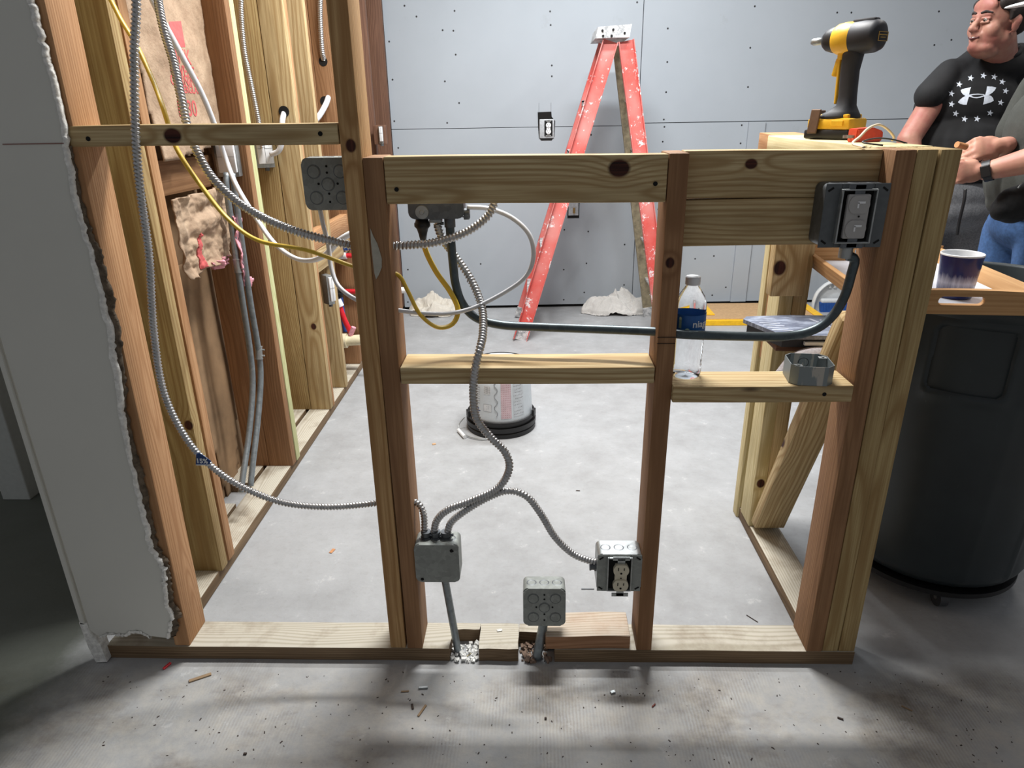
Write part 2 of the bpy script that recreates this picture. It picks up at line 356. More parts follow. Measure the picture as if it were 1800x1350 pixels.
# painted drywall sheet on the front of the framing, torn along its right edge and bottom
def torn(pts, n=6, amp=.004, seed=1):
    r = random.Random(seed); out = []
    for (a, b) in zip(pts, pts[1:]):
        for k in range(n):
            t = k/n; out.append((a[0]+(b[0]-a[0])*t+r.uniform(-amp, amp), a[1]+(b[1]-a[1])*t+r.uniform(-amp, amp)))
    out.append(pts[-1]); return out
YS = -.014
R_ = [on(x, y, 'Y', YS) for x, y in [(40, -40), (62, 40), (85, 120), (112, 235), (125, 330), (158, 440), (192, 590), (214, 740), (240, 860), (262, 960), (287, 1000), (290, 1050), (302, 1090), (296, 1122)]]
B_ = [on(x, y, 'Y', YS) for x, y in [(262, 1116), (240, 1108), (215, 1116), (190, 1112), (176, 1120)]]
right = torn([(-.9, 2.6)]+[(p.x, p.z) for p in R_], 8, .0035, 3); bottom = torn([(p.x, p.z) for p in B_], 5, .003, 4)
sh = empty('drywall_sheet', (-.98, YS, 0), 'large grey painted drywall sheet with torn white right edge at the far left', 'drywall')
out = [(-1.078, 2.6)]+right+bottom+[(-1.078, .098)]
bm = bmesh.new(); prism(bm, [(a+.98, b) for a, b in out], 0, .0125); link_bm('painted_face', bm, M['wallpaint'], sh)
# exposed gypsum core and ragged paper along the tear
def ragged(name, line, w0, mat, seed, parent, y0, y1, off):
    r = random.Random(seed); vs = []; fs = []; S = []
    for i, (a, b) in enumerate(line):
        for k in range(3): S.append(((a*(3-k)+line[min(i+1, len(line)-1)][0]*k)/3, (b*(3-k)+line[min(i+1, len(line)-1)][1]*k)/3))
    for i, (a, b) in enumerate(S):
        ww = w0*(.3+1.5*abs(noise.noise(Vector((b*3, a*3, seed))))+.5*abs(noise.noise(Vector((b*90, a*40, seed)))))+r.uniform(0, .2)*w0
        j = r.uniform(-.0015, .0015)
        for q, (dx, y) in enumerate(((-.003, y0+j), (ww*.5, y0+.001+j), (ww, (y0+y1)/2+j*2), (ww*.6, y1))):
            if off == 'x': vs.append((a+.98+dx, y, b))
            else: vs.append((a+.98, y, b-dx))
    for i in range(len(S)-1):
        for q in range(3): fs.append((i*4+q, i*4+q+1, (i+1)*4+q+1, (i+1)*4+q))
    o = mk(name, vs, fs, mat, parent, smooth=True); return o
ragged('torn_core', right[6:], .006, M['gyp'], 5, sh, -.002, .011, 'x')
ragged('torn_core', bottom, .010, M['gyp'], 6, sh, -.002, .011, 'z')
ragged('torn_paper', right[34:], .017, M['dirtpaper'], 8, sh, .004, .016, 'x')
cb = empty('corner_bead', (-1.09, -.02, 0), 'narrow dirty white corner bead strip at the left foot of the painted sheet', 'corner bead')
bm = bmesh.new(); prism(bm, [(-.006, .125), (.010, .120), (.013, .09), (.03, .06), (.034, .004), (.006, .002), (-.002, .05)], .002, .03)
link_bm('bead_foot', bm, M['gyp'], cb)
bm = bmesh.new(); prism(bm, [(-.004, 2.5), (.006, 2.5), (.006, .12), (-.004, .12)], .002, .034); link_bm('bead_strip', bm, M['wallpaint'], cb)
rl = on(4, 252, 'Y', YS-.001); rr_ = on(112, 252, 'Y', YS-.001)
bm = bmesh.new(); bx(bm, ((rl.x+rr_.x)/2+.98, -.0006, rr_.z), (abs(rr_.x-rl.x)+.0, .0012, .0016)); 
o = link_bm('joint_line', bm, plain('red_snapped_line', (128, 84, 76), .8), sh); o['label'] = 'thin reddish joint line'

# ================================================================ framing: front knee wall
H = 1.179
NX = lambda px, py: on(px, py, 'Z', .038).x
def plate_piece(name, label, outline, mat='plate_old', z1=.038, side=None):
    bm = bmesh.new(); cx = sum(p[0] for p in outline)/len(outline)
    fs = prism(bm, [(a-cx, b) for a, b in outline], 0, z1, 'Z')
    o = link_bm(name, bm, M[mat]); o.location = (cx, 0, 0); seedc[0] += 1; o['seed'] = seedc[0]*.73; o['knot'] = (0., 0., 9.); o['knotr'] = .001
    return tag(o, label, 'bottom plate', 'bottom plates of the front frame')
n1a, n1b, n2a, n2b = NX(790, 1135), NX(842, 1135), NX(911, 1138), NX(984, 1138)
plate_piece('bottom_plate', 'long weathered bottom plate on the floor from the painted sheet to the first floor notch', torn([(-1.06, 0), (n1a, 0), (n1a+.003, .066), (n1b-.002, .068), (n1b-.002, .089), (-1.06, .089), (-1.06, 0)], 5, .0012, 2)[:-1], 'plate')
plate_piece('bottom_plate', 'short weathered bottom plate block between the two rough floor notches', torn([(n1b, 0), (n2a, 0), (n2a, .089), (n1b, .089), (n1b, 0)], 4, .0012, 9)[:-1], 'plate')
plate_piece('bottom_plate', 'weathered bottom plate running from the second floor notch under the right posts', torn([(n2b-.012, .0), (.768, 0), (.768, .089), (n2a+.001, .089), (n2a+.001, .060), (n2b-.012, .058), (n2b-.012, 0)], 6, .0012, 4)[:-1], 'plate')
for nm, xa, xb, lb in (('gypsum_rubble', n1a, n1b, 'crumbled gypsum rubble in the notch around the thin floor conduit'), ('gypsum_rubble', n2a, n2b-.01, 'dark dusty rubble in the notch around the stubby floor conduit')):
    bm = bmesh.new(); r = random.Random(int(xa*1e4))
    for k in range(70):
        s = r.uniform(.002, .0065); bx(bm, (r.uniform(xa+.006, xb-.006), r.uniform(-.006, .056), s*.4+r.uniform(0, .007)), (s*2, s*1.5, s), Matrix.Rotation(r.uniform(0, 3), 3, (r.random(), r.random(), 1)))
    tag(link_bm(nm, bm, M['gyp'] if xa == n1a else plain('dusty_rubble', (120, 100, 86), .95, var=.5, scale=50)), lb, 'rubble', kind='stuff')
board('wood_offcut', 'short reddish offcut lying on the bottom plate beside the low junction box', .027, .231, .002, .089, .0385, .0765, 'fir_pale_top', 'wood offcut')
S = 'studs of the front frame'
board('wall_stud', 'orange end stud of the front frame beside the torn drywall edge', -.888, -.850, .001, .089, .038, 2.6, 'fir', group=S, lean=(.03, 0))
board('wall_stud', 'tall stud rising out of the picture beside the short stud', -.3503, -.3126, 0, .089, .038, 2.6, 'tall', group=S, knot=(-.33, 0, 1.2, .010))
board('wall_stud', 'short brown stud with grey paint smear against the tall stud', -.3110, -.2735, 0, .089, .038, H, 'fir_red', group=S)
board('wall_stud', 'brown middle stud with pencilled cut line between the two openings', .2471, .2835, 0, .089, .038, H, 'fir_red', group=S, knot=(.262, 0, .98, .009), lean=(0, 0))
board('wall_stud', 'brown stud at right with the metal receptacle box on its side', .6507, .6885, 0, .089, .038, H, 'fir_red', group=S)
board('wall_stud', 'yellow grooved stud between the brown stud and the outermost post', .6895, .7270, .001, .089, .038, H, 'olive', group=S)
board('wall_stud', 'outermost yellow grooved post at the right end of the frame', .7280, .7655, 0, .089, .038, H, 'olive', group=S)
board('header_block', 'wide header board with large dark knot above the left opening', -.2730, .2465, .001, .039, 1.094, H, 'pine', 'header board', 'header boards', knot=(.158, 0, 1.154, .017))
board('header_block', 'upper of two header boards above the right opening', .2845, .650, .048, .086, 1.0925, H, 'pine', 'header board', 'header boards', knot=(.41, .048, 1.155, .010))
board('header_block', 'lower of two header boards above the right opening behind the grey box', .2845, .650, .048, .086, 1.002, 1.0905, 'pine', 'header board', 'header boards')
board('cross_block', 'flat pale cross block of the left opening with the armored cable hanging before it', -.2730, .2465, .0, .089, .732, .768, 'pine', 'cross block', 'cross blocks')
board('cross_block', 'flat pale cross block carrying the water bottle and empty metal box', .2840, .645, -.012, .077, .694, .730, 'pine', 'cross block', 'cross blocks')
board('cross_block', 'flat cross block high at left from end stud to tall stud, with a dark knot', -.8480, -.3510, 0, .089, 1.2035, 1.240, 'pine', 'cross block', 'cross blocks', knot=(-.655, 0, 1.2215, .014))
for px, py, Y, pre in ((697, 333, 0, 'wide header board'), (1152, 323, 0, 'wide header board'), (155, 244, -.001, 'flat cross block high'), (563, 235, -.001, 'flat cross block high'), (1449, 693, -.013, 'flat pale cross block carrying')):
    h_ = [o for o in bpy.data.objects if o.get('label', '').startswith(pre)]
    p = on(px, py, 'Y', Y); bm = bmesh.new(); cyl(bm, (p.x, Y+.0005, p.z), (p.x, Y-.0008, p.z), .0042, .0042, 12); o = link_bm('screw_head', bm, M['hole']); bpy.context.view_layer.update(); o.parent = h_[0]; o.matrix_parent_inverse = h_[0].matrix_world.inverted()
# paint smear on short stud and cut lines on middle stud
ps = [on(x, y, 'Y', -.0006) for x, y in [(651, 402), (656, 415), (663, 428), (667, 440), (671, 455), (671, 470), (666, 483), (661, 491), (658, 480), (655, 455), (652, 425)]]
ss = [o for o in bpy.data.objects if o.get('label', '').startswith('short brown stud')][0]
bm = bmesh.new(); prism(bm, [(p.x, p.z) for p in ps], -.0008, .0005); o = link_bm('paint_smear', bm, plain('grey_paint', (176, 172, 158), .7), None)
o.parent = ss; o.matrix_parent_inverse = ss.matrix_world.inverted(); o['label'] = 'grey paint smear'
ms = [o for o in bpy.data.objects if o.get('label', '').startswith('brown middle stud')][0]
for y_ in (592, 603):
    a = on(1153, y_+1, 'Y', 0); bm = bmesh.new(); bx(bm, (.2653, -.0004, a.z), (.0364, .0012, .0011)); o = link_bm('cut_line', bm, M['hole']); o.parent = ms; o.matrix_parent_inverse = ms.matrix_world.inverted(); o['label'] = 'dark pencilled line'

# ================================================================ left double wall
LS = 'studs of the left wall'
XL0, XL1 = -.982, -.893
board('bottom_plate', 'inner pale bottom plate running back along the left wall', -.993, -.903, .092, 3.2, 0, .038, 'plate', 'bottom plate', 'bottom plates of the left wall')
board('bottom_plate', 'outer pale bottom plate running back along the left wall', -1.095, -1.006, .80, 3.2, 0, .038, 'plate', 'bottom plate', 'bottom plates of the left wall')
board('bottom_plate', 'near piece of the outer bottom plate in front of the grey conduits', -1.095, -1.006, .092, .665, 0, .038, 'plate', 'bottom plate', 'bottom plates of the left wall')
def ls(lab, y0, y1, mat, x0=XL0, x1=XL1, z0=.038, z1=2.6, **kw): return board('wall_stud', lab, x0, x1, y0, y1, z0, z1, mat, group=LS, **kw)
ls('yellow stud edge directly behind the orange end stud', .090, .128, 'pale', x1=-.872)
ls('wide dark gold stud face with yellow edge, second from the end stud', .298, .336, 'olive', knot=(-.905, .298, .50, .012))
ls('thin orange stud edge just behind the wide gold stud', .345, .383, 'fir')
ls('reddish brown stud holding the white box behind the two conduits', .925, .963, 'fir_red')
ls('pale green stud edge doubled behind the reddish brown stud', .965, 1.003, 'green')
ls('outer brown stud behind the two grey conduits', .925, .963, 'fir_red', x0=-1.072, x1=-.985)
ls('outer olive stud beside the knotty tan stud', 1.443, 1.481, 'olive', x0=-1.072, x1=-.984)
ls('knotty tan stud with a drilled hole and grey cable', 1.443, 1.481, 'pine', knot=(-.925, 1.443, .42, .012))
ls('orange stud edge doubled behind the knotty tan stud', 1.483, 1.505, 'fir')
ls('weathered tan stud past the knotty stud', 1.700, 1.738, 'pine')
ls('outer olive stud far back in the left wall', 1.700, 1.738, 'olive', x0=-1.072, x1=-.984)
ls('orange brown stud with two cable holes behind the tall stud', 2.070, 2.108, 'fir_red', x1=-.895)
ls('far outer brown stud behind the red and blue pipes', 2.070, 2.108, 'fir_red', x0=-1.072, x1=-.984)
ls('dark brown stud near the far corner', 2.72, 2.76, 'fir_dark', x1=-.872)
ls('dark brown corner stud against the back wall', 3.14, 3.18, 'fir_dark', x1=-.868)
board('cross_block', 'reddish brown block between studs above the crumpled insulation paper', -1.04, -1.002, .385, .923, 1.05, 1.143, 'fir_red', 'cross block', 'blocking of the left wall')
board('cross_block', 'upper reddish block between far studs of the left wall', -.94, -.902, 1.52, 2.069, .722, .80, 'fir', 'cross block', 'blocking of the left wall')
board('cross_block', 'lower yellow block between far studs of the left wall', -.94, -.902, 1.52, 2.069, .628, .7205, 'pine', 'cross block', 'blocking of the left wall')
board('cross_block', 'low reddish block lying across the far bay of the left wall', -.981, -.90, 2.03, 2.069, .038, .16, 'fir_red', 'cross block', 'blocking of the left wall')
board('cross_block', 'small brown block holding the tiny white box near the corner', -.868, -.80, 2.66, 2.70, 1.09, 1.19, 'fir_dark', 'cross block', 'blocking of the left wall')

# ================================================================ right return of the knee wall
board('bottom_plate', 'pale bottom plate of the right return running back from the brown stud', .674, .763, .091, .66, 0, .038, 'plate', 'bottom plate')
board('top_plate', 'flat pale top plate of the right return carrying the impact driver', .655, .764, .0905, .735, 1.141, H, 'pale', 'top plate')
board('top_plate', 'lower board doubled under the pale top plate of the right return', .665, .762, .0905, .735, 1.1, 1.1395, 'pine', 'top plate')
board('wood_block', 'short orange edged block ending the top plate behind the impact driver', .694, .80, .737, .945, 1.12, H, 'fir', 'wood block')
board('wall_stud', 'left stud of the return end post with a dark knot near its foot', .670, .7075, .533, .620, .038, 1.1, 'pale', group='studs of the right return', knot=(.690, .533, .19, .013))
board('wall_stud', 'right stud of the return end post behind the diagonal brace', .7085, .748, .533, .620, .038, 1.1, 'pine', group='studs of the right return')
board('wall_stud', 'rear stud of the return end post past the dark slot', .666, .7045, .645, .685, 0, 1.1, 'pale', group='studs of the right return')
board('spacer_block', 'orange spacer strip in the slot of the return end post', .675, .70, .6205, .6445, .56, 1.1, 'fir', 'spacer')
board('wood_block', 'short scrap board with large knot hanging under the top plate of the return', .632, .72, .494, .532, .783, 1.098, 'pine', 'wood block', knot=(.648, .494, .86, .017))
# diagonal brace
def brace():
    p0 = Vector((.7195, .515, .056)); p1 = Vector((.7195, .170, .824)); L = (p1-p0).length
    o = board('diagonal_brace', 'knotty diagonal brace leaning inside the right return', 0, L, 0, .089, 0, .037, 'pine', 'brace')
    ex = (p1-p0).normalized(); ey = Vector((1, 0, 0)); ez = ex.cross(ey)
    c = (p0+p1)/2; o.matrix_world = Matrix(((ex.x, ey.x, ez.x, c.x), (ex.y, ey.y, ez.y, c.y), (ex.z, ey.z, ez.z, c.z), (0, 0, 0, 1)))
    o['knot'] = (-.04, -.04, .018); o['knotr'] = .016
    for v in o.data.vertices:   # cut square to the plate and header
        if v.co.x < -L*.49: v.co.x += (v.co.z)*-.45
brace()
board('shelf_cleat', 'sloping cleat under the folded case inside the return', .665, .80, .30, .325, .60, .63, 'pine', 'cleat')

# ================================================================ electrical
def sqbox(name, label, x0, z0, w_, h_, y0, depth, face, grp='square metal boxes', mat='galv', rz=0, side_mat=None):
    """a square pressed-steel box: body, and face = 'back' (knockouts to the viewer), 'blank' cover, or 'open'"""
    t = empty(name, (x0+w_/2, y0, z0+h_/2), label, 'electrical box', grp, rz)
    bm = bmesh.new(); r = .012; n = 5; pts = []
    for cx, cz, a0 in ((w_/2-r, h_/2-r, 0), (-w_/2+r, h_/2-r, 90), (-w_/2+r, -h_/2+r, 180), (w_/2-r, -h_/2+r, 270)):
        for k in range(n+1): a = math.radians(a0+90*k/n); pts.append((cx+r*math.cos(a), cz+r*math.sin(a)))
    prism(bm, pts, 0, depth)
    es = [e for e in bm.edges if abs(e.verts[0].co.y) < 1e-6 and abs(e.verts[1].co.y) < 1e-6]
    bmesh.ops.bevel(bm, geom=es, offset=.003, segments=2, affect='EDGES')
    o = link_bm('box_body', bm, M[mat], t); autosmooth(o, 40)
    for k in (-1, 0, 1):                                        # knockouts in top and sides
        bm = bmesh.new(); v, f = lathe([(.0095, 0), (.0105, .0006), (.0118, 0)], 24); vs = [bm.verts.new(p) for p in v]
        for q in f: bm.faces.new([vs[i] for i in q])
        T = Matrix.Translation((k*w_*.3, depth*.5, h_/2)); bm.transform(T); ko = link_bm('side_knockout', bm, M['galv_dark'], t, smooth=True)
    if face == 'back':
        for (kx, kz) in ((-.026, .024), (.026, .024), (0, 0), (-.026, -.026), (.026, -.026)):
            bm = bmesh.new(); cyl(bm, (kx, .0006, kz), (kx, -.0018, kz), .0118, .0108, 24); sc_ = link_bm('knockout', bm, M[mat], t); autosmooth(sc_, 30)
            bm = bmesh.new(); v, f = lathe([(.0122, 0), (.0128, .0006), (.0136, 0)], 24); bm2 = bmesh.new(); vs = [bm2.verts.new((p[0]+kx, -p[2], p[1]+kz)) for p in v]
            for q in f: bm2.faces.new([vs[i] for i in q])
            bm.free(); link_bm('score_ring', bm2, M['galv_dark'], sc_, smooth=True)
        for (kx, kz) in ((0, .034), (0, .022), (-.019, .001), (.019, .001), (0, -.018), (0, -.034)):
            bm = bmesh.new(); cyl(bm, (kx, .001, kz), (kx, -.0006, kz), .0024, .0024, 10); link_bm('screw_hole', bm, M['hole'], t)
    if face == 'blank':
        bm = bmesh.new(); prism(bm, [(a*1.0, b*1.0) for a, b in pts], -.0022, 0); es = [e for e in bm.edges if all(abs(v.co.y+.0022) < 1e-6 for v in e.verts)]
        bmesh.ops.bevel(bm, geom=es, offset=.0015, segments=2, affect='EDGES'); cv = link_bm('cover_plate', bm, M['galv_dull'], t); autosmooth(cv, 40)
        bm = bmesh.new(); cyl(bm, (w_*.33, -.0005, h_*.34), (w_*.33+.004, -.0028, h_*.34+.003), .0045, .004, 10); link_bm('screw_slot', bm, M['hole'], cv); bm = bmesh.new(); cyl(bm, (-w_*.36, -.0005, -h_*.42), (-w_*.36, -.0028, -h_*.42), .004, .004, 10); link_bm('screw_slot', bm, M['hole'], cv)
    return t
def connector(t, x, y, z0, r=.011, h=.016, mat='galv_dark', lug=True, name='cable_connector'):
    bm = bmesh.new(); cyl(bm, (x, y, z0-.001), (x, y, z0+.004), r*1.25, r*1.25, 8); cyl(bm, (x, y, z0+.004), (x, y, z0+h), r, r, 18); cyl(bm, (x, y, z0+h-.003), (x, y, z0+h+.001), r*1.12, r*1.12, 18)
    if lug: cyl(bm, (x+r*.8, y-.004, z0+h*.6), (x+r*1.7, y-.004, z0+h*.6), .003, .0036, 8)
    o = link_bm(name, bm, M[mat], t); return autosmooth(o, 35)
def duplex(t, c, s=1.0, mat='ivory', yoke='galv'):
    """receptacle facing -Y, centred at c; yoke strap, body, slots"""
    bm = bmesh.new(); bx(bm, (c[0], c[1]+.003, c[2]), (.016*s, .0016, .100*s)); bx(bm, (c[0], c[1]+.003, c[2]+.047*s), (.036*s, .0016, .009*s)); bx(bm, (c[0], c[1]+.003, c[2]-.047*s), (.036*s, .0016, .009*s))
    y = link_bm('yoke', bm, M[yoke], t)
    bm = bmesh.new()
    bx(bm, (c[0], c[1]+.006, c[2]), (.026*s, .012, .064*s), bev=.002)
    for q in (1, -1):
        pts = []
        for k in range(28):
            a = 2*PI*k/28; pts.append((c[0]+.0168*s*math.cos(a), c[2]+q*.0195*s+max(-.0142*s, min(.0142*s, .0168*s*math.sin(a)))))
        prism(bm, pts, c[1]-.003, c[1]+.006)
    b = link_bm('receptacle', bm, M[mat], t); autosmooth(b, 40)
    bm = bmesh.new()
    for q in (1, -1):
        zc = c[2]+q*.0195*s
        bx(bm, (c[0]-.0062*s, c[1]-.0031, zc+.004*s), (.0018*s, .001, .0075*s)); bx(bm, (c[0]+.0062*s, c[1]-.0031, zc+.004*s), (.0018*s, .001, .006*s)); cyl(bm, (c[0], c[1]-.0025, zc-.0065*s), (c[0], c[1]-.0037, zc-.0065*s), .0024*s, .0024*s, 12)
    cyl(bm, (c[0], c[1]-.002, c[2]), (c[0], c[1]-.0036, c[2]), .0016, .0016, 8)
    link_bm('slots', bm, M['hole'], b); return b
# box A, on the tall stud, back to the viewer
sqbox('junction_box', 'grey square box with round knockouts on the left side of the tall stud', -.4535, 1.075, .1, .1, .085, .05, 'back', mat='galv_dull')
# box D, blank cover
D_ = on(727, 955, 'Y', -.004); bD = sqbox('junction_box', 'metal box with blank cover on the short stud where three armored cables enter', -.2733, .240, .102, .102, -.004, .052, 'blank', mat='galv_dull')
for dx in (-.026, -.004, .020): connector(bD, dx, .028, .051, .0105, .016)
# box E, low, back to viewer
bE = sqbox('junction_box', 'low square box with round knockouts standing on the floor conduit stub', -.026, .116, .1, .1, -.003, .054, 'back', mat='galv_dull'); bE.rotation_euler = (math.radians(-6), 0, 0)
# box F with duplex
bF = sqbox('receptacle_box', 'metal box with ivory duplex receptacle on the middle stud', .1445, .213, .102, .102, -.001, .054, 'none', mat='galv')
def ring_cover(t, w_, h_, ow, oh, th, mat, lift=.0):
    """square cover with a rectangular opening and a raised collar"""
    bm = bmesh.new(); e = .0015
    for (cx, cz, dx, dz) in ((-(w_+ow)/4, 0, (w_-ow)/2, h_), ((w_+ow)/4, 0, (w_-ow)/2, h_), (0, (h_+oh)/4, ow, (h_-oh)/2), (0, -(h_+oh)/4, ow, (h_-oh)/2)): bx(bm, (cx, -th/2, cz), (dx, th, dz), bev=.0008, seg=1)
    c = link_bm('cover_plate', bm, mat, t)
    bm = bmesh.new()
    for (cx, cz, dx, dz) in ((-ow/2-.0015, 0, .003, oh+.006), (ow/2+.0015, 0, .003, oh+.006), (0, oh/2+.0015, ow, .003), (0, -oh/2-.0015, ow, .003)): bx(bm, (cx, -th-lift/2, cz), (dx, lift+.002, dz), bev=.0008, seg=1)
    link_bm('collar', bm, M['galv'], c)
    bm = bmesh.new(); bx(bm, (0, -.0004, 0), (ow, .0006, oh)); link_bm('dark_opening', bm, M['hole'], c)
    for sx_, sz_ in ((-1, 1), (1, 1), (-1, -1), (1, -1)):
        bm = bmesh.new(); bx(bm, (sx_*w_*.42, -th-.0002, sz_*h_*.41), (.011, .0012, .0035), Matrix.Rotation(math.radians(35*sx_*sz_), 3, 'Y')); link_bm('corner_slot', bm, M['hole'], c)
    return c
ring_cover(bF, .100, .100, .050, .086, .0015, M['galv_dull'], .006); duplex(bF, (.003, -.0095, -.006), 1.06)
c_ = connector(bF, 0, 0, 0, .010, .014, name='side_connector'); c_.matrix_local = Matrix.Translation((-.051, .027, .0)) @ Matrix.Rotation(-PI/2, 4, 'Y')
# box C twist-lock
bC = sqbox('receptacle_box', 'large dark grey box with grey twist lock receptacle at the right stud', .5345, 1.008, .114, .114, -.004, .05, 'none', mat='galv_dark')
ring_cover(bC, .116, .116, .058, .092, .0015, M['gray_dark'], .011)
duplex(bC, (.0, -.0135, 0), 1.12, 'grayp', 'galv_dark')
bC_r = [o for o in bC.children if o.name.startswith('receptacle')][0]
for o in list(bC_r.children): bpy.data.objects.remove(o)
bm = bmesh.new(); bx(bm, (.0, -.0090, 0), (.041, .010, .080), bev=.003); link_bm('receptacle_base', bm, M['grayp'], bC)
bm = bmesh.new()
for q in (1, -1):
    bx(bm, (.003, -.0172, q*.021+.005), (.013, .002, .0036)); bx(bm, (-.0025, -.0172, q*.021), (.0026, .002, .010))
link_bm('slot_mark', bm, M['white'], bC_r)
bm = bmesh.new(); cyl(bm, (.002, -.017, .001), (.002, -.0163, .001), .0018, .0018, 10); link_bm('centre_screw', bm, M['hole'], bC_r)
bm = bmesh.new(); cyl(bm, (.009, .028, -.056), (.009, .028, -.083), .0125, .0125, 20); cyl(bm, (.009, .028, -.056), (.009, .028, -.061), .015, .015, 8); o = link_bm('conduit_fitting', bm, M['galv'], bC); autosmooth(o)
# box B behind the left header
bB = sqbox('junction_box', 'dark metal box behind the left header with cord grip and conduit below', -.250, 1.054, .112, .10, .092, .045, 'none', mat='galv_dark')
bm = bmesh.new(); cyl(bm, (-.028, .0, -.036), (-.028, -.004, -.036), .014, .013, 24); cyl(bm, (-.028, -.004, -.036), (-.028, -.006, -.036), .005, .004, 12); o = link_bm('knockout', bm, M['galv'], bB); autosmooth(o)
bm = bmesh.new()  # black rubber plug
v, f = lathe([(0, 0), (.0125, 0), (.014, -.008), (.0165, -.011), (.0165, -.017), (.012, -.022), (.009, -.032), (.0062, -.046), (0, -.046)], 24, (-.0325, .022, -.050))
o = mk('cord_grip', v, f, M['black'], bB, True)
bm = bmesh.new(); bx(bm, (-.004, .022, -.0555), (.026, .02, .009), bev=.003); o = link_bm('clamp_connector', bm, M['galv'], bB); autosmooth(o)
bm = bmesh.new(); cyl(bm, (.024, .026, -.05), (.024, .026, -.070), .0115, .0115, 20); cyl(bm, (.024, .026, -.05), (.024, .026, -.053), .014, .014, 8); cyl(bm, (.012, .022, -.062), (.006, .020, -.062), .003, .004, 10); o = link_bm('conduit_connector', bm, M['galv_dark'], bB); autosmooth(o)
bm = bmesh.new(); cyl(bm, (.056, .02, -.042), (.066, .02, -.042), .010, .010, 16); bx(bm, (.060, .02, -.048), (.012, .018, .012), bev=.002); o = link_bm('side_connector', bm, M['galv_dark'], bB); autosmooth(o)

# conduits
tag(tube('bent_conduit', [(-.170, .118, 1.044), (-.170, .118, 1.02)]+pathY([(797, 470, .118), (801, 500, .115), (812, 532, .11), (836, 558, .10), (880, 571, .09), (950, 575, .08), (1060, 579, .065), (1155, 583, .035), (1190, 587, .012), (1225, 589, .004), (1300, 591, .012), (1380, 591, .025), (1430, 580, .024), (1462, 557, .024), (1484, 522, .024), (1497, 480, .024), (1502, 455, .024)])+[(.6005, .024, .986)], .0092, M['conduit_dark'], seg=16, step=.006),
    'dark bent conduit sweeping from the header box to the twist lock box', 'conduit')
tag(tube('floor_conduit', pathY([(781, 1012, .035), (788, 1050, .035), (797, 1100, .03), (804, 1140, .028)])+[on(806, 1150, 'Y', .026)], .0092, M['conduit'], seg=16, step=.01), 'thin straight floor conduit rising into the blank covered box', 'conduit', 'conduits out of the floor')
st = tag(tube('floor_conduit', [(.024, .03, .13), (.022, .028, .09), (.016, .022, .055), (.010, .012, .03), (.006, .006, .004)], .0115, M['conduit'], seg=16, step=.01), 'short stubby conduit under the low box with knockouts', 'conduit', 'conduits out of the floor')
for nm, pts, lb in (('wall_conduit', [(398, 305), (398, 330), (408, 400), (425, 520), (440, 620), (444, 680), (438, 760), (428, 830), (423, 868)], 'left of two grey wall conduits bending in the open bay'),
                    ('wall_conduit', [(408, 305), (414, 345), (424, 420), (440, 530), (455, 620), (458, 670), (453, 740), (445, 810), (440, 856)], 'right of two grey wall conduits bending in the open bay')):
    P = [on(x, y, 'X', -.930 if 'left' in lb else -.915) for x, y in pts]; c = tag(tube(nm, P, .0095, M['conduit'], seg=14, step=.01), lb, 'conduit', 'wall conduits in the open bay')
    k = 2 if 'left' in lb else 4
    bm = bmesh.new(); a = P[k+1]*.55+P[k]*.45 if 'left' in lb else P[4]; d = (P[k+1]-P[k]).normalized(); cyl(bm, a-d*.022, a+d*.022, .0112, .0112, 16); cyl(bm, a-d*.022, a-d*.018, .0125, .0125, 16); cyl(bm, a+d*.018, a+d*.022, .0125, .0125, 16)
    for q in (-.010, .010): cyl(bm, a+d*q, a+d*q+Vector((.019, 0, 0)), .0028, .0028, 8)
    o = link_bm('conduit_coupling', bm, M['galv'], c); autosmooth(o)

# armored cables
G = 'armored cables'
def rise(P):   # carry a cable that leaves the picture on up to the ceiling framing
    P = [Vector(p) for p in P]; return [Vector((P[0].x, P[0].y, 2.55)), Vector((P[0].x, P[0].y, P[0].z+.25))]+P if P[0].z > 1.36 else P
def flex(label, pts, r=.0078): pts = rise(pts); return tag(tube('armored_cable', pts, r, M['flex'], rib=.17, pitch=.0072, seg=12), label, 'cable', G)
flex('silver armored cable hanging past the high cross block and looping low into the blank box',
     pathY([(235, -60, -.015), (236, 100, -.017), (238, 230, -.018), (246, 330, -.010), (262, 450, 0), (270, 580, .005), (288, 690, .01), (330, 775, .015), (378, 825, .02), (430, 858, .025), (500, 884, .032), (580, 891, .04), (664, 884, .045), (700, 878, .045), (733, 884, .043), (745, 905, .035), (746, 940, .026)]), .0070)
flex('dark armored cable sagging from upper left through the tall stud up behind the header',
     pathY([(268, -60, .28), (285, 40, .22), (305, 110, .18), (318, 170, .14), (330, 225, .115), (347, 268, .11), (378, 318, .09), (435, 367, .07), (515, 405, .05), (617, 431, .045), (660, 434, .045), (697, 432, .045), (760, 427, .06), (815, 410, .075), (852, 385, .08), (868, 358, .08), (873, 320, .08)]), .0078)
flex('armored cable winding down from the header box past the cross block to the blank box',
     pathY([(768, 393, .115), (778, 420, .125), (800, 450, .14), (828, 492, .13), (847, 540, .09), (849, 585, .03), (843, 615, -.006), (836, 645, -.016), (832, 690, -.012), (838, 735, -.005), (862, 768, 0), (888, 795, 0), (895, 825, 0), (875, 858, .005), (830, 880, .012), (790, 895, .02), (768, 915, .026), (762, 945, .026)]), .0078)
flex('armored cable arching from the blank box over to the duplex receptacle box',
     pathY([(786, 943, .026), (792, 920, .026), (815, 900, .018), (855, 876, .01), (892, 863, .005), (925, 872, .005), (950, 902, .01), (975, 943, .015), (1005, 972, .02), (1035, 985, .024), (1058, 988, .026)]), .0075)
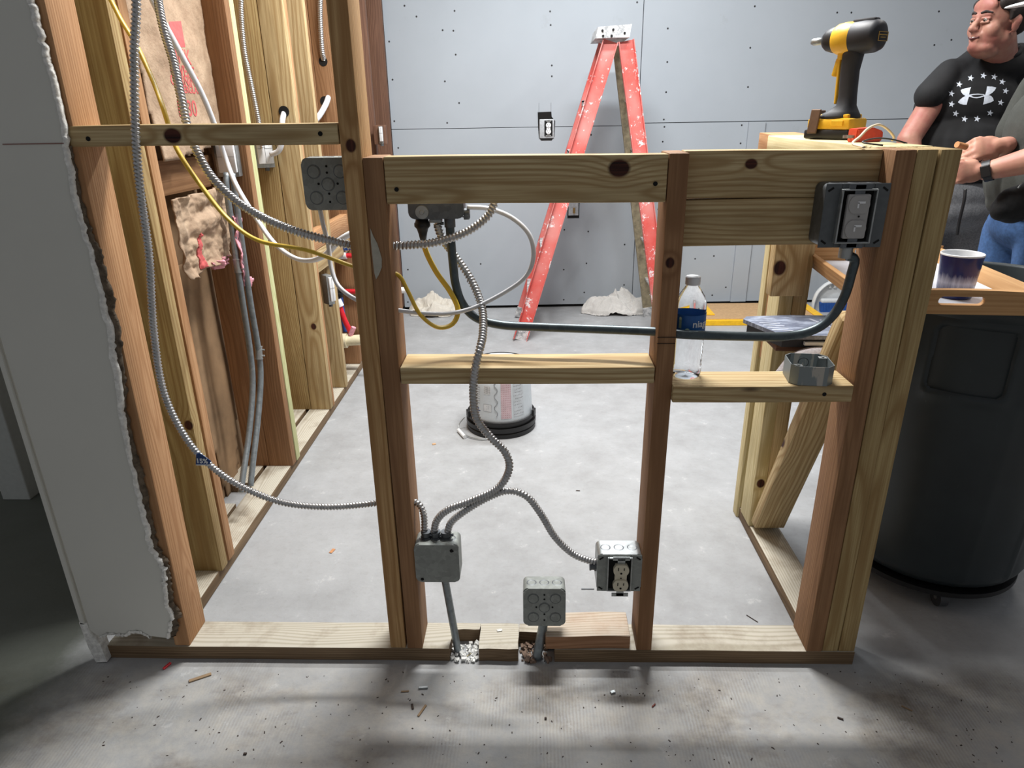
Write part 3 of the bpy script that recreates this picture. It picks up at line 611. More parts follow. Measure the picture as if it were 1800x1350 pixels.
flex('thin armored cable hanging in the olive stud bay behind the high cross block', [on(x, y, 'Y', 1.38) for x, y in [(423, -60), (424, 20), (430, 90), (442, 150), (455, 215), (462, 262)]], .0085)
flex('armored cable end poking into the hole of the orange brown stud', [on(x, y, 'Y', Y) for x, y, Y in [(562, -60, 2.03), (563, 30, 2.04), (566, 85, 2.05), (569, 105, 2.075)]], .0105)
# sheathed cables
def wire(label, pts, mat, r=.0045, flat=1.6, cat='cable', name='sheathed_cable', grp=None): pts = rise(pts); return tag(tube(name, pts, r, M[mat], flat=flat, seg=12, step=.006), label, cat, grp)
wire('yellow cable looping through the studs down and back up to the cord grip',
     pathY([(175, -60, .22), (205, 20, .20), (240, 80, .18), (268, 140, .16), (285, 185, .13), (297, 222, .12), (312, 264, .11), (350, 322, .10), (400, 384, .09), (455, 423, .07), (540, 440, .06), (620, 468, .05), (660, 478, .045), (698, 482, .045), (716, 510, .045), (738, 552, .055), (768, 575, .065), (795, 570, .08), (805, 545, .095), (792, 514, .105), (768, 480, .112), (752, 450, .115), (744, 428, .116)]), 'wireyellow', .0042)
wire('white cable hanging from upper left past the white box and curving right',
     pathY([(250, -60, .40), (268, 0, .42), (318, 95, .48), (355, 165, .54), (378, 222, .58), (395, 275, .62), (415, 325, .60), (445, 375, .57), (480, 425, .53), (515, 452, .5), (545, 458, .48), (572, 448, .46), (600, 420, .46), (640, 400, .5)]), 'wirewhite', .006)
wire('white cable from the grey stud box looping up to the header box',
     pathY([(562, 366, .11), (568, 395, .11), (577, 430, .11), (581, 465, .10), (592, 498, .08), (612, 518, .06), (640, 533, .05), (668, 542, .045), (703, 546, .045), (745, 551, .06), (790, 551, .08), (835, 540, .09), (890, 512, .10), (925, 485, .10), (938, 450, .10), (930, 412, .105), (900, 383, .11), (860, 367, .11), (818, 364, .11)]), 'wirewhite', .0045, 1.35)
wire('grey cable drooping out of the hole in the knotty tan stud', [on(x, y, 'Y', Y) for x, y, Y in [(499, 199, 1.45), (496, 215, 1.40), (496, 245, 1.39), (490, 265, 1.39), (475, 272, 1.40)]], 'wirewhite', .010, 1.1)
wire('grey cable arcing between the holes of the far studs', [on(x, y, 'Y', Y) for x, y, Y in [(577, 172, 2.07), (572, 185, 2.0), (560, 205, 1.95), (545, 217, 1.9), (530, 212, 1.85)]], 'wirewhite', .012, 1.1)
for (px, py, Y, r, x1, lb) in ((571, 178, 2.069, .022, 0, ''), (499, 196, 1.4425, .02, 0, ''), (568, 108, 2.069, .02, 0, '')):
    host = [o for o in bpy.data.objects if o.get('label', '').startswith('orange brown stud' if Y > 2 else 'knotty tan stud')][0]
    p = on(px, py, 'Y', Y); bm = bmesh.new(); cyl(bm, (p.x, Y-.0012, p.z), (p.x, Y+.001, p.z), r, r, 16); o = link_bm('drilled_hole', bm, M['hole']); o.parent = host; o.matrix_parent_inverse = host.matrix_world.inverted()
# the blue tag
p = on(356, 806, 'Y', .004); tg = empty('cable_tag', p, 'small blue tag lettered 15% hanging on the low armored cable', 'tag')
bm = bmesh.new(); prism(bm, [(-.018, -.016), (.012, -.017), (.018, -.006), (-.004, .014), (-.012, .010)], -.0004, .0004); link_bm('tag_card', bm, plain('blue_card', (38, 66, 120), .5), tg)
textmesh('tag_lettering', '15%', .0155, M['white'], tg, frame((-.002, -.0012, -.006), (1, 0, -.06), (0.05, 0, 1)), bold=.0004)
bm = bmesh.new(); bx(bm, (-.002, -.0006, -.0155), (.030, .0006, .002)); link_bm('tag_edge', bm, M['white'], tg)
# zip tie
# white plastic/metal device boxes in the left wall
def devbox(label, c, w_, h_, d_, white=True, rz=0):
    t = empty('outlet_box', c, label, 'electrical box', 'outlet boxes of the left wall', rz)
    bm = bmesh.new(); bx(bm, (0, d_/2, 0), (w_, d_, h_), bev=.003); o = link_bm('metal_box', bm, M['galv'], t); autosmooth(o)
    if white:
        bm = bmesh.new(); bx(bm, (.004, -.004, .004), (w_*.8, .012, h_*.82), bev=.003); o = link_bm('white_switch_block', bm, M['white'], t); autosmooth(o)
        bm = bmesh.new(); bx(bm, (.004, -.0103, .004), (.001, .001, h_*.78)); bx(bm, (.004, -.0103, 0.01), (w_*.75, .001, .001)); link_bm('seam', bm, M['ink'], o)
    bm = bmesh.new(); cyl(bm, (w_*.1, d_*.4, -h_/2), (w_*.1, d_*.4, -h_/2-.012), .009, .009, 12); link_bm('clamp', bm, M['galv_dark'], t)
    return t
devbox('white electrical block in metal box on the reddish brown stud below the high cross block', (-.948, .895, 1.125), .07, .10, .028)
devbox('white electrical block on the olive stud below the high cross block', (-1.018, 1.405, 1.125), .07, .12, .036, rz=.5)
devbox('small metal outlet box with white receptacle low on the far studs', (-.885, 1.61, .535), .03, .13, .05, rz=.8)
devbox('tiny white box near the far corner just right of the tall stud', (-.825, 2.64, 1.14), .022, .09, .02)

# ================================================================ insulation
def sheetpatch(name, pts2, X, nx, nz, amp, mat, parent, seed=0, freq=9, sharp=True):
    """crumpled sheet filling an outline given in the wall plane (y, z) with relief towards +X"""
    from mathutils import geometry
    P = [Vector(p) for p in pts2]; y0 = min(p.x for p in P); y1 = max(p.x for p in P); z0 = min(p.y for p in P); z1 = max(p.y for p in P)
    def inside(y, z):
        c = False; j = len(P)-1
        for i in range(len(P)):
            if (P[i].y > z) != (P[j].y > z) and y < (P[j].x-P[i].x)*(z-P[i].y)/(P[j].y-P[i].y)+P[i].x: c = not c
            j = i
        return c
    vs = []; idx = {}; fs = []
    for i in range(nx+1):
        for k in range(nz+1):
            y = y0+(y1-y0)*i/nx; z = z0+(z1-z0)*k/nz
            v = Vector((y*freq, z*freq, seed)); h = abs(noise.noise(v))*1.4 + .5*abs(noise.noise(v*2.3)) + .25*abs(noise.noise(v*5.1)) if sharp else .5+noise.noise(v)+.3*noise.noise(v*2.7)
            if not sharp: h += .12*noise.noise(v*9)
            idx[i, k] = len(vs); vs.append((X+h*amp, y, z))
    for i in range(nx):
        for k in range(nz):
            yc = y0+(y1-y0)*(i+.5)/nx; zc = z0+(z1-z0)*(k+.5)/nz
            if inside(yc, zc): fs.append((idx[i, k], idx[i+1, k], idx[i+1, k+1], idx[i, k+1]))
    bm = bmesh.new(); bv = [bm.verts.new(v) for v in vs]
    for f in fs: bm.faces.new([bv[i] for i in f])
    bmesh.ops.delete(bm, geom=[v for v in bm.verts if not v.link_faces], context='VERTS')
    r = bmesh.ops.extrude_face_region(bm, geom=list(bm.faces)); 
    for v in [g for g in r['geom'] if isinstance(g, bmesh.types.BMVert)]: v.co.x -= .004
    o = link_bm(name, bm, mat, parent, smooth=True); return o
I = lambda pts, X: [(lambda p: (p.y, p.z))(on(x, y, 'X', X)) for x, y in pts]
XI = -.968
ti = empty('insulation_batt', (0, 0, 0), 'tall kraft paper faced insulation batt with red print above the high cross block', 'insulation', 'insulation in the open bay')
batt = sheetpatch('kraft_facing', [(.385, 2.3), (1.06, 2.3)]+I([(352, 0), (362, 60), (372, 130), (381, 170), (391, 200), (384, 240), (360, 262), (322, 275), (285, 284), (275, 240), (260, 180), (240, 100)], XI)+[(.385, 1.4)], XI, 60, 110, .018, M['kraft'], ti, 3, 4.5, False)
sheetpatch('pink_batt_edge', I([(352, 5), (362, 20), (367, 45), (362, 75), (355, 60)], XI-.01), XI-.012, 20, 30, .02, M['pink'], ti, 5, 20)
to = empty('insulation_batt', (0, 0, 0), 'crumpled torn kraft paper with pink fluff hanging below the reddish block', 'insulation', 'insulation in the open bay')
sheetpatch('kraft_facing', I([(296, 350), (340, 340), (398, 322), (400, 400), (402, 450), (385, 463), (362, 470), (345, 485), (326, 492), (318, 460), (308, 410)], XI)+[], XI+.0, 60, 70, .02, M['kraft'], to, 1, 14)
sheetpatch('pink_batt', I([(365, 462), (400, 448), (402, 462), (378, 474)], XI), XI-.01, 24, 14, .04, M['pink'], to, 6, 18)
sheetpatch('pink_batt', I([(412, 380), (428, 385), (420, 410), (430, 420), (428, 450), (438, 480), (446, 492), (444, 515), (440, 522), (425, 470)], -.915), -.925, 24, 40, .014, M['pink'], to, 7, 18)
sheetpatch('red_print_stripe', I([(343, 410), (350, 413), (350, 445), (362, 468), (350, 474), (342, 440)], XI), XI+.003, 14, 40, .02, M['redink'], to, 1, 14)
bb = tag(sheetpatch('sheathing_board', I([(308, 470), (410, 440), (418, 870), (398, 872), (350, 700)], -1.085), -1.088, 24, 50, .006, M['board_brown'], None, 9, 2.0, False), 'brown paper sheathing board at the back of the open bay behind the conduits', 'sheathing board')
# red print laid on the batt
dg = bpy.context.evaluated_depsgraph_get()
def bvh(o): return BVHTree.FromPolygons([o.matrix_world @ v.co for v in o.data.vertices], [list(p.vertices) for p in o.data.polygons])
def decal(name, obj_mesh_o, tree, eyedir_from, mat, parent, lift=.001):
    """lay a flat mesh onto a surface by casting from a point through each vertex"""
    me = obj_mesh_o.data; mw = obj_mesh_o.matrix_world
    bm = bmesh.new(); bm.from_mesh(me)
    bmesh.ops.subdivide_edges(bm, edges=bm.edges, cuts=1, use_grid_fill=True)
    bm.transform(mw); bad = []
    for v in bm.verts:
        d = (v.co-eyedir_from).normalized(); hit = tree.ray_cast(eyedir_from, d)
        if hit[0] is None: bad.append(v)
        else: v.co = hit[0]-d*lift
    bmesh.ops.delete(bm, geom=bad, context='VERTS')
    m2 = bpy.data.meshes.new(name); bm.to_mesh(m2); bm.free(); m2.materials.append(mat)
    o = bpy.data.objects.new(name, m2); C.objects.link(o); bpy.data.objects.remove(obj_mesh_o)
    o.parent = parent
    if parent: o.matrix_parent_inverse = parent.matrix_world.inverted()
    return o
bpy.context.view_layer.update(); tb = bvh(batt)
for s, px, py, sz in (('PINK', 318, 100, .050), ('OWENS', 322, 126, .038), ('CORNING', 326, 143, .034), ('FIBERGLAS', 332, 158, .026), ('R-30', 330, 192, .056)):
    p = on(px, py, 'X', XI+.06); tt = textmesh('red_lettering', s, sz, M['redink'], None, None, ext=0, bold=.0006)
    tt.matrix_world = frame(p, (.0, 1, 0), (0, 0, 1)); bpy.context.view_layer.update(); decal('red_lettering', tt, tb, CAM, M['redink'], ti, .002)
pp = I([(297, 38), (318, 37), (326, 83), (305, 83)], XI+.06)
o = mk('red_badge', [(XI+.06, a, b) for a, b in pp], [(0, 1, 2, 3)], M['redink']); 
for _ in range(1):
    bm = bmesh.new(); bm.from_mesh(o.data); bmesh.ops.subdivide_edges(bm, edges=bm.edges, cuts=6, use_grid_fill=True); bm.to_mesh(o.data); bm.free()
decal('red_badge', o, tb, CAM, M['redink'], ti, .0015)

# ================================================================ ladder
def ladder():
    t = empty('step_ladder', (.35, 2.75, 0), 'red paint splattered step ladder standing open before the grey back wall', 'ladder')
    ti_ = t.matrix_world.copy(); bpy.context.view_layer.update()
    O = Vector((.35, 2.75, 0))
    m = plain('ladder_red', (206, 74, 66), .5, var=.1)
    tt = NT('splattered_red'); tc = tt.n('ShaderNodeTexCoord').outputs['Object']
    n = tt.noise(tc, 11, 6, .8); n2 = tt.noise(tc, 48, 4, .7); n3 = tt.noise(tc, 3, 3, .6)
    col = tt.mix(n2, srgb(196, 66, 58), srgb(222, 100, 92)); col = tt.mix(tt.ramp(n3, .4, .65), col, srgb(212, 136, 130))
    col = tt.mix(tt.ramp(n, .575, .62), col, srgb(232, 226, 226)); col = tt.mix(tt.ramp(n2, .66, .69), col, srgb(236, 232, 232)); m = tt.set(col, .55)
    cap = NT('splattered_aluminium'); tc = cap.n('ShaderNodeTexCoord').outputs['Object']; n = cap.noise(tc, 30, 5, .8)
    mc = cap.set(cap.mix(cap.ramp(n, .42, .6), srgb(150, 152, 154), srgb(228, 228, 228)), .5, .3)
    grime = plain('grimy_fiberglass', (142, 132, 108), .8, var=.4, scale=30)
    def stringer(name, p0, p1, sgn, mat, flange=1):
        p0 = Vector(p0)-O; p1 = Vector(p1)-O; ex = (p1-p0).normalized(); ey = Vector((1, 0, 0)); ey = (ey-ex*ey.dot(ex)).normalized(); ez = ex.cross(ey)
        L = (p1-p0).length; bm = bmesh.new(); bx(bm, (L/2, 0, 0), (L, .080, .005), bev=.001, seg=1)
        for q in (-1, 1): bx(bm, (L/2, q*.0375, sgn*.014), (L, .005, .028), bev=.001, seg=1)
        bm.transform(Matrix(((ex.x, ey.x, ez.x, p0.x), (ex.y, ey.y, ez.y, p0.y), (ex.z, ey.z, ez.z, p0.z), (0, 0, 0, 1))))
        o = link_bm(name, bm, mat, t); bm = bmesh.new(); bx(bm, (.035, 0, 0), (.07, .088, .014), bev=.002)
        bm.transform(Matrix(((ex.x, ey.x, ez.x, p0.x), (ex.y, ey.y, ez.y, p0.y), (ex.z, ey.z, ez.z, p0.z), (0, 0, 0, 1)))); link_bm('ladder_foot', bm, mc, o)
        return Vector(p0), Vector(p1)
    T1 = on(1073, 72, 'Y', 2.64); T2 = on(1100, 72, 'Y', 2.64); F1 = on(914, 594, 'Y', 2.53); F1.z = .0; F2 = on(1166, 590, 'Y', 2.53); F2.z = .0
    dt = Vector((0, .24, 0)); df = Vector((0, .46, 0))
    a = stringer('front_stringer', F1, T1, -1, m); b = stringer('front_stringer', F1+df, T1+dt, 1, m)
    c = stringer('rear_stringer', F2, T2, -1, m); d = stringer('rear_stringer', F2+df, T2+dt, 1, grime)
    for k in range(1, 6):
        f = k/6.1; p = a[0].lerp(a[1], f); q = b[0].lerp(b[1], f); bm = bmesh.new(); bx(bm, (0, 0, 0), (.075, (q-p).length-.01, .012), bev=.002); bx(bm, (-.035, 0, -.01), (.005, (q-p).length-.01, .026))
        o = link_bm('step', bm, mc, t); o.matrix_local = Matrix.Translation((p+q)/2)
        p = c[0].lerp(c[1], f); q = d[0].lerp(d[1], f); bm = bmesh.new(); bx(bm, (0, 0, 0), (.018, (q-p).length, .010)); prism(bm, [(-.045, 0), (.03, .004), (.02, -.05)], -(q-p).length/2, -(q-p).length/2+.02)
        o = link_bm('rear_brace', bm, mc, t); o.matrix_local = Matrix.Translation((p+q)/2)
    P = [on(x, y, 'Y', 2.62) for x, y in [(1046, 68), (1051, 48), (1110, 43), (1107, 58), (1106, 66)]]
    bm = bmesh.new(); prism(bm, [(v.x-O.x, v.z-O.z) for v in P], 2.60-O.y, 2.92-O.y); o = link_bm('top_cap', bm, mc, t)
    es = [e for e in o.data.edges]; bm = bmesh.new()
    for x, y in ((1059, 54), (1078, 52), (1098, 58), (1075, 63), (1060, 63)): v = on(x, y, 'Y', 2.599)-O; cyl(bm, v, v+Vector((0, -.004, 0)), .006, .006, 10)
    link_bm('rivet', bm, M['hole'], o)
ladder()

# ================================================================ outlets in the back wall
def bwp(px, py): p = on(px, py, 'Y', YB); return on(px, py, 'Y', YB+p.x*.04)
p = bwp(960, 222); t = empty('wall_outlet', p, 'ivory duplex outlet in a rough cutout of the back wall left of the ladder', 'wall outlet', rz=math.atan(.04))
bm = bmesh.new(); prism(bm, [(-.052, .082), (.032, .084), (.034, .055), (.056, .03), (.052, -.06), (.035, -.082), (-.03, -.082), (-.045, -.066), (-.05, 0)], -.0015, .001); o = link_bm('cutout', bm, M['hole'], t)
bm = bmesh.new(); bx(bm, (.004, .0, -.014), (.092, .012, .112), bev=.004); o = link_bm('cover_plate', bm, galv('outlet_plate', (186, 190, 194), .5, .2), t); autosmooth(o)
bm = bmesh.new(); bx(bm, (.014, -.0065, -.012), (.050, .002, .092)); link_bm('dark_opening', bm, M['hole'], t); duplex(t, (.014, -.012, -.012), .93, 'white')
bm = bmesh.new(); bx(bm, (-.045, -.001, .11), (.0015, .001, .05)); bx(bm, (.03, -.001, .11), (.0015, .001, .05)); link_bm('pencil_tick', bm, M['ink'], t)
p = bwp(1008, 366); t = empty('wall_outlet', p, 'open metal box with a small brass wire in a cutout behind the ladder', 'wall outlet', rz=math.atan(.04))
bm = bmesh.new(); bx(bm, (0, 0, 0), (.076, .002, .125)); link_bm('cutout', bm, M['hole'], t)
bm = bmesh.new(); bx(bm, (0, .0, .004), (.064, .008, .098)); link_bm('box_back', bm, galv('bright_box', (200, 206, 210), .5, .3), t)
bm = bmesh.new(); bx(bm, (.004, -.008, -.014), (.014, .012, .036), bev=.003); link_bm('brass_terminal', bm, plain('brass', (168, 140, 88), .4, .6), t)

# ================================================================ bucket
def bucket():
    t = empty('bucket', (-.138, 1.365, 0), 'upside down white plastic pail with black rim on the concrete floor', 'bucket')
    Hh = .286; R0, R1 = .136, .124
    rr = lambda z: R0+(R1-R0)*z/Hh
    v, f = lathe([(rr(.05), .05), (rr(.2), .2), (R1, Hh-.006), (R1-.006, Hh), (R1-.012, Hh-.001), (R1-.014, Hh-.006), (0.0001, Hh-.006)], 64); mk('pail_body', v, f, plain('white_pail', (212, 220, 226), .4, var=.03), t, True)
    v, f = lathe([(R0+.002, .072), (R0+.008, .070), (R0+.010, .060), (R0+.002, .056), (R0+.002, .046), (R0+.012, .044), (R0+.012, .026), (R0+.006, .022), (R0+.010, .018), (R0+.010, .0), (R0-.004, 0)], 64); r = mk('black_rim', v, f, M['black'], t); autosmooth(r, 30)
    v, f = lathe([(R1+.0005, Hh-.008), (R1+.002, Hh-.002), (R1-.003, Hh+.002), (R1-.009, Hh)], 64); mk('black_base_ring', v, f, M['black'], t, True)
    for a in (200, 345):
        bm = bmesh.new(); A = math.radians(a); bx(bm, ((R0+.008)*math.cos(A), (R0+.008)*math.sin(A), .075), (.012, .03, .03), Matrix.Rotation(A, 3, 'Z'), .003); link_bm('handle_ear', bm, M['black'], r)
    def patch(name, a0, a1, z0, z1, mat, par):
        n = max(1, int(abs(a1-a0)/3)); vs = []; fs = []
        for i in range(n+1):
            a = math.radians(a0+(a1-a0)*i/n)
            for z in (z0, z1): vs.append(((rr(z)+.0006)*math.cos(a), (rr(z)+.0006)*math.sin(a), z))
        for i in range(n): fs.append((2*i, 2*i+2, 2*i+3, 2*i+1))
        return mk(name, vs, fs, mat, par)
    pinkish = plain('pale_red_print', (214, 190, 196), .6); body = [c for c in t.children][0]
    b = patch('red_instructions', 273, 292, .085, .26, pinkish, t)
    for k in range(18): patch('print_line', 274, 291, .09+k*.0092, .0925+k*.0092, plain('dusty_red_ink', (176, 120, 128), .7) if k == 0 else bpy.data.materials['dusty_red_ink'], b)
    b = patch('grey_instructions', 296, 318, .09, .25, plain('pale_grey_print', (204, 210, 216), .6), t)
    for k in range(11): patch('print_line', 297+(k % 3), 317-(k*3 % 5), .098+k*.0135, .1010+k*.0135, M['ink'], b)
    b = patch('safety_panel', 240, 256, .115, .145, plain('panel_white', (222, 226, 230), .5), t)
    for z in (.115, .1445): patch('panel_rule', 240, 256, z, z+.001, M['ink'], b)
    for a in (240, 255.6): patch('panel_rule', a, a+.5, .115, .145, M['ink'], b)
    for k in range(3): patch('print_line', 243, 254, .122+k*.007, .1235+k*.007, M['ink'], b)
    b = patch('barcode', 241, 254, .19, .225, plain('barcode_white', (226, 228, 230), .5), t)
    for k in range(9): patch('barcode_bar', 241.5, 253.5, .193+k*.0034, .1945+k*.0034, M['ink'], b)
    b = patch('purple_letter', 226.5, 229, .10, .125, M['navy'], t); patch('letter_bar', 226.5, 233, .110, .113, M['navy'], b)
    b = patch('left_text', 218, 232, .14, .22, plain('left_label', (208, 214, 220), .5), t)
    for k in range(8): patch('print_line', 219, 231, .143+k*.0095, .146+k*.0095, M['ink'], b)
    # squiggle
    pts = []
    for i in range(41):
        z = .095+i*.004; a = math.radians(264+3.2*math.sin(i*.5)); pts.append(((rr(z)+.0009)*math.cos(a), (rr(z)+.0009)*math.sin(a), z))
    tube('squiggle_line', pts, .0008, M['ink'], t, seg=5)
    O = Vector((-.138, 1.365, 0)); P = [p_-O for p_ in (on(903, 752, 'Z', .035), on(880, 762, 'Z', .02), on(862, 770, 'Z', .008), on(845, 772, 'Z', .006), on(826, 768, 'Z', .006), on(815, 762, 'Z', .008), on(806, 754, 'Z', .014), on(808, 744, 'Z', .03), on(818, 732, 'Z', .055))]
    h = tube('wire_handle', P, .0022, M['galv'], t, seg=8)
    a, b_ = on(806, 756, 'Z', .009)-O, on(817, 768, 'Z', .009)-O; bm = bmesh.new(); cyl(bm, a, b_, .008, .008, 16); o = link_bm('grip', bm, M['white'], h); autosmooth(o)
bucket()

# ================================================================ rags
def rag(name, label, c, sx_, sy_, sz_, seed, col):
    n = 70; vs = []; fs = []
    for i in range(n+1):
        for k in range(n+1):
            u = i/n*2-1; v = k/n*2-1; r = max(abs(u), abs(v)); q = math.sqrt(u*u+v*v)
            edge = 1+.25*noise.noise(Vector((math.atan2(v, u)*1.6, seed, 0))); 
            prof = max(0, 1-q**2.2*.9) if q < 1.05 else 0
            h = prof**.6*(.55+.7*noise.noise(Vector((u*1.5, v*1.5, seed)))+.20*(1-2.2*abs(noise.noise(Vector((u*2.6+v, v*2.6, seed+3)))))+.12*(1-2*abs(noise.noise(Vector((u*5, v*5-u*2, seed+6))))))+.10*abs(noise.noise(Vector((u*7, v*7, seed+9))))
            if q > 1: u, v = u/q*(1+.12*(q-1)), v/q*(1+.12*(q-1)); h *= max(0, 1-(q-1)*2.2)
            vs.append((u*sx_*edge+.02*noise.noise(Vector((u*4, v*4, seed+5))), v*sy_*edge, .003+h*sz_))
    for i in range(n):
        for k in range(n): a = i*(n+1)+k; fs.append((a, a+n+1, a+n+2, a+1))
    o = mk(name, vs, fs, plain(name+'_cloth', col, .95, var=.1, scale=200, bump=.3), None, True); o.location = c
    return tag(o, label, 'rag', 'rags on the floor')
rag('cloth_rag', 'crumpled off-white cloth on the floor right of the ladder base', on(1080, 555, 'Z', 0)+Vector((.02, .10, 0)), .22, .12, .14, 4, (206, 204, 200))
rag('cloth_rag', 'bunched cream cloth on the floor at the far left corner', on(762, 550, 'Z', 0), .16, .12, .12, 11, (212, 206, 194))

# ================================================================ flat carton with yellow edges
t = empty('flat_carton', (1.35, 2.99, 0), 'flat brown carton with yellow edges lying on the floor by the back wall', 'carton')
bm = bmesh.new(); bx(bm, (.07, 0, .022), (.76, .36, .036), bev=.003); link_bm('carton_panel', bm, plain('cardboard', (186, 152, 112), .8), t)
ye = plain('yellow_edging', (240, 188, 30), .45)
bm = bmesh.new(); bx(bm, (.07, -.19, .017), (.78, .026, .034), bev=.003); link_bm('yellow_edge', bm, ye, t)
bm = bmesh.new(); bx(bm, (-.26, .03, .044), (.10, .28, .006), bev=.001); link_bm('yellow_corner', bm, ye, t)
bm = bmesh.new(); bx(bm, (.42, .0, .044), (.05, .3, .006), bev=.001); link_bm('yellow_corner', bm, ye, t)

# ================================================================ dustpan
t = empty('dustpan', (1.93, 3.13, 0), 'white dustpan with blue brush leaning on the back wall behind the case', 'dustpan')
pl = plain('dusty_white_plastic', (212, 216, 218), .5, var=.05)
Pd = [on(x, y, 'Y', 3.13)-Vector((1.93, 3.13, 0)) for x, y in [(1426, 556), (1427, 535), (1434, 515), (1446, 502), (1457, 496), (1470, 496), (1482, 501), (1494, 512), (1502, 530), (1504, 556)]]
bm = bmesh.new(); prism(bm, [(p_.x, p_.z) for p_ in Pd], -.004, .004); o = link_bm('pan', bm, pl, t)
tube('pan_lip', [Vector((p_.x, -.018, p_.z)) for p_ in Pd], .009, pl, o, seg=8, flat=2.2)
a, b_ = on(1464, 500, 'Y', 3.12)-Vector((1.93, 3.13, 0)), on(1461, 420, 'Y', 3.12)-Vector((1.93, 3.13, 0))
for q in (-.016, .016): bm = bmesh.new(); cyl(bm, a+Vector((q, 0, -.02)), b_+Vector((q, 0, 0)), .010, .010, 12); link_bm('handle_bar', bm, pl, t)
bm = bmesh.new(); c0 = on(1465, 541, 'Y', 3.1)-Vector((1.93, 3.13, 0))
for k in range(26): bx(bm, (c0.x-.09+k*.0072, -.045, c0.z-.0), (.0058, .03, .085), Matrix.Rotation((k-13)*.012, 3, 'Y'), .001, 1)
tag(link_bm('brush_bristles', bm, plain('blue_bristle', (34, 84, 160), .7), t), kind='stuff')
bm = bmesh.new(); bx(bm, (c0.x, -.045, c0.z+.052), (.19, .034, .028), bev=.01); link_bm('brush_back', bm, pl, t)

# ================================================================ case, towel and ledge inside the return
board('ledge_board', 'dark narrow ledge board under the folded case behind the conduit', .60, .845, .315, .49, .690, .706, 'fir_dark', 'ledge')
t = empty('tool_case', (.70, .36, .707), 'flat grey blue worn plastic case lying behind the bent conduit', 'case', rz=0)
csm = NT('worn_case'); tc = csm.n('ShaderNodeTexCoord').outputs['Object']; n = csm.noise(csm.vec('MULTIPLY', tc, (8, 26, 8)), 2.2, 5, .7)
csm = csm.set(csm.mix(csm.ramp(n, .46, .62), srgb(112, 120, 140), srgb(168, 178, 198)), .35, .1)
bm = bmesh.new(); prism(bm, [(-.155, .06), (-.10, -.075), (-.06, -.082), (.10, -.085), (.135, -.05), (.14, .085), (-.02, .095), (-.14, .085)], .026, .036, 'Z'); o = link_bm('lid', bm, csm, t)
bm = bmesh.new(); prism(bm, [(-.145, .055), (-.095, -.065), (.10, -.072), (.125, -.045), (.13, .08), (-.13, .08)], .002, .026, 'Z'); link_bm('tray_body', bm, plain('case_dark', (44, 48, 58), .5), t)
bm = bmesh.new(); prism(bm, [(-.045, -.079), (.08, -.084), (.08, -.070), (-.045, -.070)], .010, .018, 'Z'); link_bm('white_latch', bm, M['white'], t)
bm = bmesh.new()
for k in range(4): bx(bm, (.03+k*.022, .01-k*.004, .0365), (.006, .10-.012*k, .001), Matrix.Rotation(.35, 3, 'Z'))
for k in range(4): bx(bm, (-.10+.004*k, .02-k*.02, .0365), (.05, .004, .001), Matrix.Rotation(-.2, 3, 'Z'))
tag(link_bm('faded_print', bm, plain('case_print', (196, 202, 216), .5), o), kind='stuff')
bm = bmesh.new(); prism(bm, [(.07, .03), (.12, .02), (.13, .05), (.09, .07)], .036, .0372, 'Z'); link_bm('blue_picture', bm, M['navy'], o)
tw = plain('grey_terry', (166, 160, 162), .98, var=.22, scale=260, bump=1.0)
t = tag(mk('folded_towel', *sweep([(.603, .268, .625), (.612, .262, .645), (.635, .265, .678), (.665, .27, .690), (.70, .275, .692)], .024, seg=18, flat=1.2, step=.004), tw, None, True), 'rolled grey terry towel tucked under the worn case behind the open box', 'towel')
tube('towel_fold', [(.618, .268, .60), (.628, .262, .64), (.65, .262, .655), (.68, .27, .662), (.705, .275, .660)], .018, tw, t, seg=16, flat=1.2)

# ================================================================ bottle
def bottle():
    c = (.3205, .052, .7305); t = empty('water_bottle', c, 'clear plastic water bottle with white cap and blue label on the cross block', 'bottle')
    k = NT('clear_plastic'); k.b.inputs['Transmission Weight'].default_value = 1; k.b.inputs['IOR'].default_value = 1.16; mt = k.set((.97, .985, 1, 1), .04)
    prof = [(.0001, .003), (.012, .002), (.026, 0), (.030, .004), (.0315, .012)]
    z = .018
    while z < .105: prof += [(.0315, z), (.0302, z+.004)]; z += .009
    prof += [(.031, .110), (.0315, .150), (.031, .157), (.026, .172), (.017, .186), (.0125, .193), (.0125, .197)]
    v, f = lathe(prof, 48); o = mk('bottle_body', v, f, mt, t, True)
    v, f = lathe([(.0145, .195), (.0150, .196), (.0150, .209), (.0138, .2115), (.0001, .2115)], 32); mk('cap', v, f, M['white'], t, True)
    v, f = lathe([(.0322, .096), (.0322, .138)], 64); l = mk('label', v, f, plain('blue_label', (34, 92, 160), .35), t, True)
    v, f = lathe([(.0323, .096), (.0323, .101)], 64); mk('label_band', v, f, plain('dark_blue_label', (22, 52, 112), .35), l, True)
    def wrap(o, r, a0):
        for vv in o.data.vertices: a = math.radians(a0)+vv.co.x/r; vv.co = Vector((r*math.cos(a), r*math.sin(a), vv.co.y))
        o.data.update()
    o2 = textmesh('label_lettering', 'niagara', .020, M['white'], l, None, ext=0, bold=.0003)
    for vv in o2.data.vertices: vv.co.y += .120; vv.co.x += .022
    wrap(o2, .0327, 279)
    bm = bmesh.new(); bx(bm, (-.018, .120, 0), (.006, .020, .0002)); cyl(bm, (-.018, .131, -.0001), (-.018, .131, .0001), .003, .003, 12); cyl(bm, (-.002, .107, -.0001), (-.002, .107, .0001), .005, .005, 16); o3 = link_bm('label_marks', bm, plain('label_green_white', (190, 214, 190), .4), l); wrap(o3, .0327, 255)
bottle()

